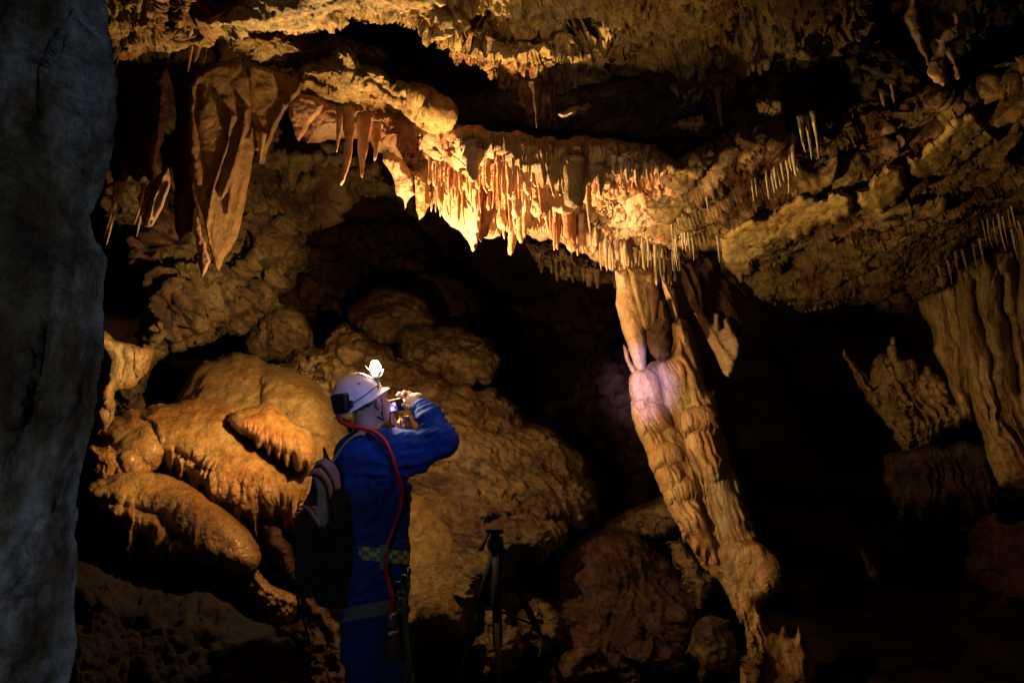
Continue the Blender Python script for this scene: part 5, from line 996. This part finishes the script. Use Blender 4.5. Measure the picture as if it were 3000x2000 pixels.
# ------- lamp gas hose and generator bottle
GB = root('gas_generator', PD(900, 1512, -0.16), 'dark metal gas bottle below the person\'s belt with its red hose', 'gas bottle')
V, F = join_parts([lathe_axis([PD(901, v, -0.16) for v in (1512, 1509, 1480, 1456, 1453, 1448, 1444)], [0.024, 0.031, 0.033, 0.033, 0.034, 0.034, 0.028], 28)]); mesh('bottle', V, F, MS['dsteel'], GB)
V, F = lathe_axis([PD(900, v, -0.16) for v in (1446, 1440, 1436, 1430, 1412, 1406, 1404)], [0.015, 0.016, 0.024, 0.027, 0.027, 0.023, 0.012], 28); mesh('upper_tank', V, F, MS['dsteel'], GB)
tube('hose', [PD(803, 948, -0.05), PD(785, 945, -0.06), PD(777, 953, -0.07), PD(779, 965, -0.085), PD(795, 975, -0.10), PD(822, 981, -0.10), PD(845, 986, -0.095), PD(866, 996, -0.10), PD(885, 1014, -0.115), PD(898, 1040, -0.125), PD(908, 1070, -0.125), PD(917, 1100, -0.12), PD(922, 1130, -0.115), PD(920, 1160, -0.115), PD(912, 1190, -0.115), PD(901, 1220, -0.12), PD(890, 1250, -0.14), PD(885, 1280, -0.15), PD(886, 1310, -0.15), PD(893, 1340, -0.15), PD(900, 1370, -0.16), PD(901, 1404, -0.16)], 0.0085, MS['red'], GB, n=12, sub=5)
# carabiners and rope on the harness
def ring(name, c, ru, rv, m, parent, r=0.004, dz=-0.13, rot=0.2):
    pts = []
    for t in np.linspace(0, 2 * np.pi, 22): x, y = ru * math.cos(t), rv * math.sin(t); pts.append(PD(c[0] + x * math.cos(rot) - y * math.sin(rot), c[1] + x * math.sin(rot) + y * math.cos(rot), dz))
    return tube(name, pts, r, m, parent, sub=1, n=8)
for i, (c, ru, rv, ro, lb) in enumerate((((911, 1350), 10, 17, 0.3, 'worn steel carabiner under the belt beside the red hose'), ((928, 1338), 9, 20, -0.1, 'steel carabiner clipped at the right end of the belt'), ((922, 1366), 12, 8, 0.5, 'small steel ring that holds the green rope'))):
    o = ring('carabiner', c, ru, rv, MS['steel'], None, rot=ro, dz=-0.14 + 0.02 * i); thing(o, lb, 'carabiner')
o = tube('descender', [PD(936, 1302, -0.06), PD(938, 1312, -0.06), PD(934, 1330, -0.06)], [0.011, 0.014, 0.010], MS['steel'], None, n=14); thing(o, 'small shiny metal piece at the right end of the chequered belt', 'climbing gear')
RP = root('rope', PD(930, 1560, -0.12), 'green rope with knotted end hanging from the harness beside the gas bottle', 'rope')
for k in range(3):
    pts = [PD(925 + 3 * math.sin(k * 2.1 + t * 9) + 22 * t ** 1.1, 1372 + 200 * t, -0.14 + 0.012 * math.cos(k * 2.1 + t * 9)) for t in np.linspace(0, 1, 16)]
    tube('strand', pts, 0.0065, MS['rope'], RP, n=8, sub=3)
tube('knot', [PD(924, 1395, -0.15), PD(936, 1392, -0.16), PD(938, 1402, -0.15), PD(926, 1404, -0.15), PD(925, 1396, -0.14)], 0.009, MS['rope'], RP)
tube('loose_end', [PD(918, 1376, -0.15), PD(914, 1392, -0.15), PD(918, 1404, -0.15)], 0.006, MS['rope'], RP)
tube('loose_end', [PD(940, 1520, -0.13), PD(934, 1550, -0.13), PD(926, 1600, -0.13)], 0.005, MS['rope'], RP)
# ------- camera
CR = root('compact_camera', PD(907, 955, 0.125), 'small black compact camera with a glowing violet screen, held up in both hands', 'camera')
cz = -0.18 * RT + 0.02 * UP - 0.98 * FW; cz /= np.linalg.norm(cz); cx = RT * 0.966 + UP * 0.235; cx -= cz * (cx @ cz); cx /= np.linalg.norm(cx); cy = np.cross(cz, cx); cc = PD(907, 931, 0.125)
box('camera_body', cc, (cx, cy, cz), (0.086, 0.062, 0.024), MS['black'], CR, 0.2)
V, F = lathe_axis([cc - 0.012 * cz + 0.008 * cx, cc - 0.028 * cz + 0.008 * cx], [0.022, 0.019], 24); mesh('lens', V, F, MS['black'], CR)
def flat(name, x0, y0, x1, y1, z, m, parent=CR):
    p = [(x0, y0), (x1, y0), (x1, y1), (x0, y1)]; V = [cc + x * cx + y * cy + (0.012 + z) * cz for x, y in p] + [cc + x * cx + y * cy + (0.0105 + z) * cz for x, y in p]
    return mesh(name, V, [(0, 1, 2, 3), (7, 6, 5, 4), (0, 4, 5, 1), (1, 5, 6, 2), (2, 6, 7, 3), (3, 7, 4, 0)], m, parent, smooth=False)
S0 = flat('screen', -0.037, -0.025, 0.013, 0.016, 0.001, MS['scr'])
def blob(pts, z, m):
    V = [cc + x * cx + y * cy + (0.012 + z) * cz for x, y in pts]; n = len(V); V2 = [p - 0.0006 * cz for p in V]
    return mesh('picture', V + V2, [tuple(range(n))] + [(i, i + n, (i + 1) % n + n, (i + 1) % n) for i in range(n)], m, S0, smooth=False)
blob([(-0.006, 0.015), (0.008, 0.015), (0.011, 0.002), (0.007, -0.003), (0.001, 0.0), (-0.004, 0.004)], 0.0016, MS['scrw'])
blob([(-0.02, -0.004), (-0.012, 0.001), (-0.003, -0.002), (0.002, -0.010), (-0.001, -0.018), (-0.010, -0.023), (-0.018, -0.023), (-0.021, -0.014)], 0.0020, MS['scrw'])
blob([(-0.035, 0.014), (-0.008, 0.014), (-0.006, 0.004), (-0.014, 0.002), (-0.024, 0.003), (-0.035, 0.0)], 0.0014, MS['scrm'])
blob([(0.000, -0.018), (0.005, -0.018), (0.005, -0.023), (0.000, -0.023)], 0.0022, MS['scrw'])
tube('wrist_strap', [PD(926, 945, 0.12), PD(920, 960, 0.10), PD(921, 978, 0.10), PD(926, 992, 0.11)], 0.0022, MS['black'], CR)
# ------- backpack
BG = root('backpack', PD(750, 1440, -0.10), 'black backpack with pinkish grey panels and straps on the person\'s back', 'backpack')
g = SDF(PD(620, 1480, -0.5), PD(860, 1000, 0.15) + 0.05, 0.0065)
g.cap(PD(748, 1088, -0.10), PD(752, 1180, -0.12), 0.056, 0.078, 0.04); g.cap(PD(742, 1170, -0.12), PD(760, 1350, -0.08), 0.082, 0.078, 0.04); g.cap(PD(770, 1180, -0.08), PD(785, 1350, -0.05), 0.07, 0.07, 0.04)
g.cap(PD(786, 1150, -0.07), PD(796, 1290, -0.06), 0.045, 0.062, 0.04)
g2 = SDF(PD(620, 1480, -0.5), PD(860, 1000, 0.15) + 0.05, 0.0065)
g2.cap(PD(706, 1206, -0.17), PD(716, 1330, -0.15), 0.066, 0.072, 0.03)
for nm, gg in (('main_bag', g), ('front_pocket', g2)):
    V, F = gg.mesh(); c_ = V.mean(0); r_ = V - c_; r_ /= np.linalg.norm(r_, axis=1, keepdims=True)
    V = V + r_ * (0.012 * fbm(V, 7, 3) + 0.006 * (1 - 2 * np.abs(pn(V * (6, 6, 16)))))[:, None]; mesh(nm, V, F, MS['bag'], BG)
def bsurf(u, v):
    a_ = [z for z in (probe(g, u, v), probe(g2, u, v)) if z != 0.0]; return min(a_) if a_ else -0.12
def panel(name, poly, off, m, T=0.03, rnd=7): return relief(name, poly, [(p_[0], p_[1], 3.1 + bsurf(*p_) - off - T * 0.2) for p_ in poly[::max(1, len(poly) // 9)]], m, T=T, rnd=rnd, step=1.6, noise='fine', amp=0.5, edge=0.02, parent=BG)
panel('grey_panel', [(745, 1051), (760, 1059), (773, 1072), (781, 1089), (782, 1123), (771, 1128), (763, 1105), (745, 1075), (735, 1067), (719, 1072), (729, 1059)], 0.030, MS['grey'])
panel('grey_panel', [(704, 1089), (717, 1075), (737, 1073), (747, 1085), (759, 1101), (765, 1119), (765, 1137), (759, 1147), (755, 1147), (753, 1131), (747, 1111), (737, 1097), (721, 1089)], 0.036, MS['grey'])
panel('blue_grey_panel', [(721, 1093), (731, 1095), (745, 1109), (751, 1127), (753, 1147), (757, 1169), (759, 1197), (747, 1213), (735, 1209), (725, 1179), (713, 1161), (727, 1161), (727, 1131), (721, 1099)], 0.030, MS['greyb'])
panel('grey_panel', [(683, 1162), (695, 1158), (711, 1162), (722, 1175), (740, 1207), (733, 1213), (721, 1196), (711, 1179), (699, 1166), (688, 1164)], 0.036, MS['grey'])
tube('piping', [PD(u, v, bsurf(u, v) - 0.03) for u, v in ((706, 1092), (722, 1091), (738, 1100), (750, 1122), (754, 1150), (760, 1190))], 0.004, MS['bag'], BG)
tube('shoulder_strap', [PD(762, 1062, -0.08), PD(772, 1048, -0.095), PD(790, 1022, -0.11), PD(812, 1002, -0.105), PD(832, 992, -0.085), PD(846, 990, -0.05), PD(860, 992, 0.02)], [0.016, 0.016, 0.016, 0.016, 0.017, 0.016, 0.014], MS['grey'], BG, n=12, flat=0.35, rot=1.1)
tube('grab_loop', [PD(742, 1062, -0.12), PD(746, 1045, -0.13), PD(744, 1030, -0.13), PD(750, 1046, -0.12), PD(757, 1060, -0.10)], 0.006, MS['bag'], BG)
tube('side_strap', [PD(682, 1270, -0.17), PD(684, 1310, -0.17), PD(680, 1350, -0.16), PD(690, 1400, -0.15), PD(705, 1450, -0.12), PD(712, 1480, -0.12)], 0.006, MS['bag'], BG)
# ================================================================== TRIPOD
TR = root('tripod', np.array([P(1145, 1400, 3.25)[0], P(1145, 1400, 3.25)[1], 0.0]), 'black camera tripod standing in shadow before the rock slope', 'tripod')
def tp(u, v, d=3.25): return P(u, v, d)
def boxseg(name, a, b_, w_, m, n=8, r2=None): return tube(name, [a, b_], [w_, r2 or w_], m, TR, n=n, sub=0)
mb = cmat('matt_black_metal', (0.006, 0.006, 0.007), 0.8, 0.2, 0.1)
box('camera_plate', tp(1136, 1216), (RT, UP, FW), (0.085, 0.022, 0.06), mb, TR); boxseg('pan_handle', tp(1122, 1218), tp(1104, 1262, 3.12), 0.011, mb)
boxseg('neck', tp(1136, 1220), tp(1138, 1245), 0.022, mb, 12); box('head_block', tp(1138, 1247), (RT, UP, FW), (0.075, 0.05, 0.07), mb, TR); tube('centre_column', [tp(1139, 1250), tp(1143, 1480)], [0.026, 0.022], mb, TR, n=14, sub=0)
for (u2, v2, d2, um, vm) in ((1055, 1560, 3.15, 1097, 1400), (1145, 1620, 2.95, 1144, 1440), (1330, 1640, 3.3, 1236, 1440)):
    end = tp(u2, v2, d2); a = tp(1139, 1248); mid = a + (end - a) * 0.5; end2 = a + (end - a) * ((a[2] - 0.03) / max(a[2] - end[2], 0.05)) if end[2] > 0.03 else end
    L = tube('leg', [a, mid], [0.020, 0.017], mb, TR, n=10, sub=0); tube('leg', [mid, end2], [0.013, 0.012], mb, TR, n=10, sub=0)
    tube('brace', [tp(1143, 1400), a + (mid - a) * 0.95], 0.006, mb, TR, sub=0)
for o in list(sc.objects):
    if '_o' in o: del o['_o']
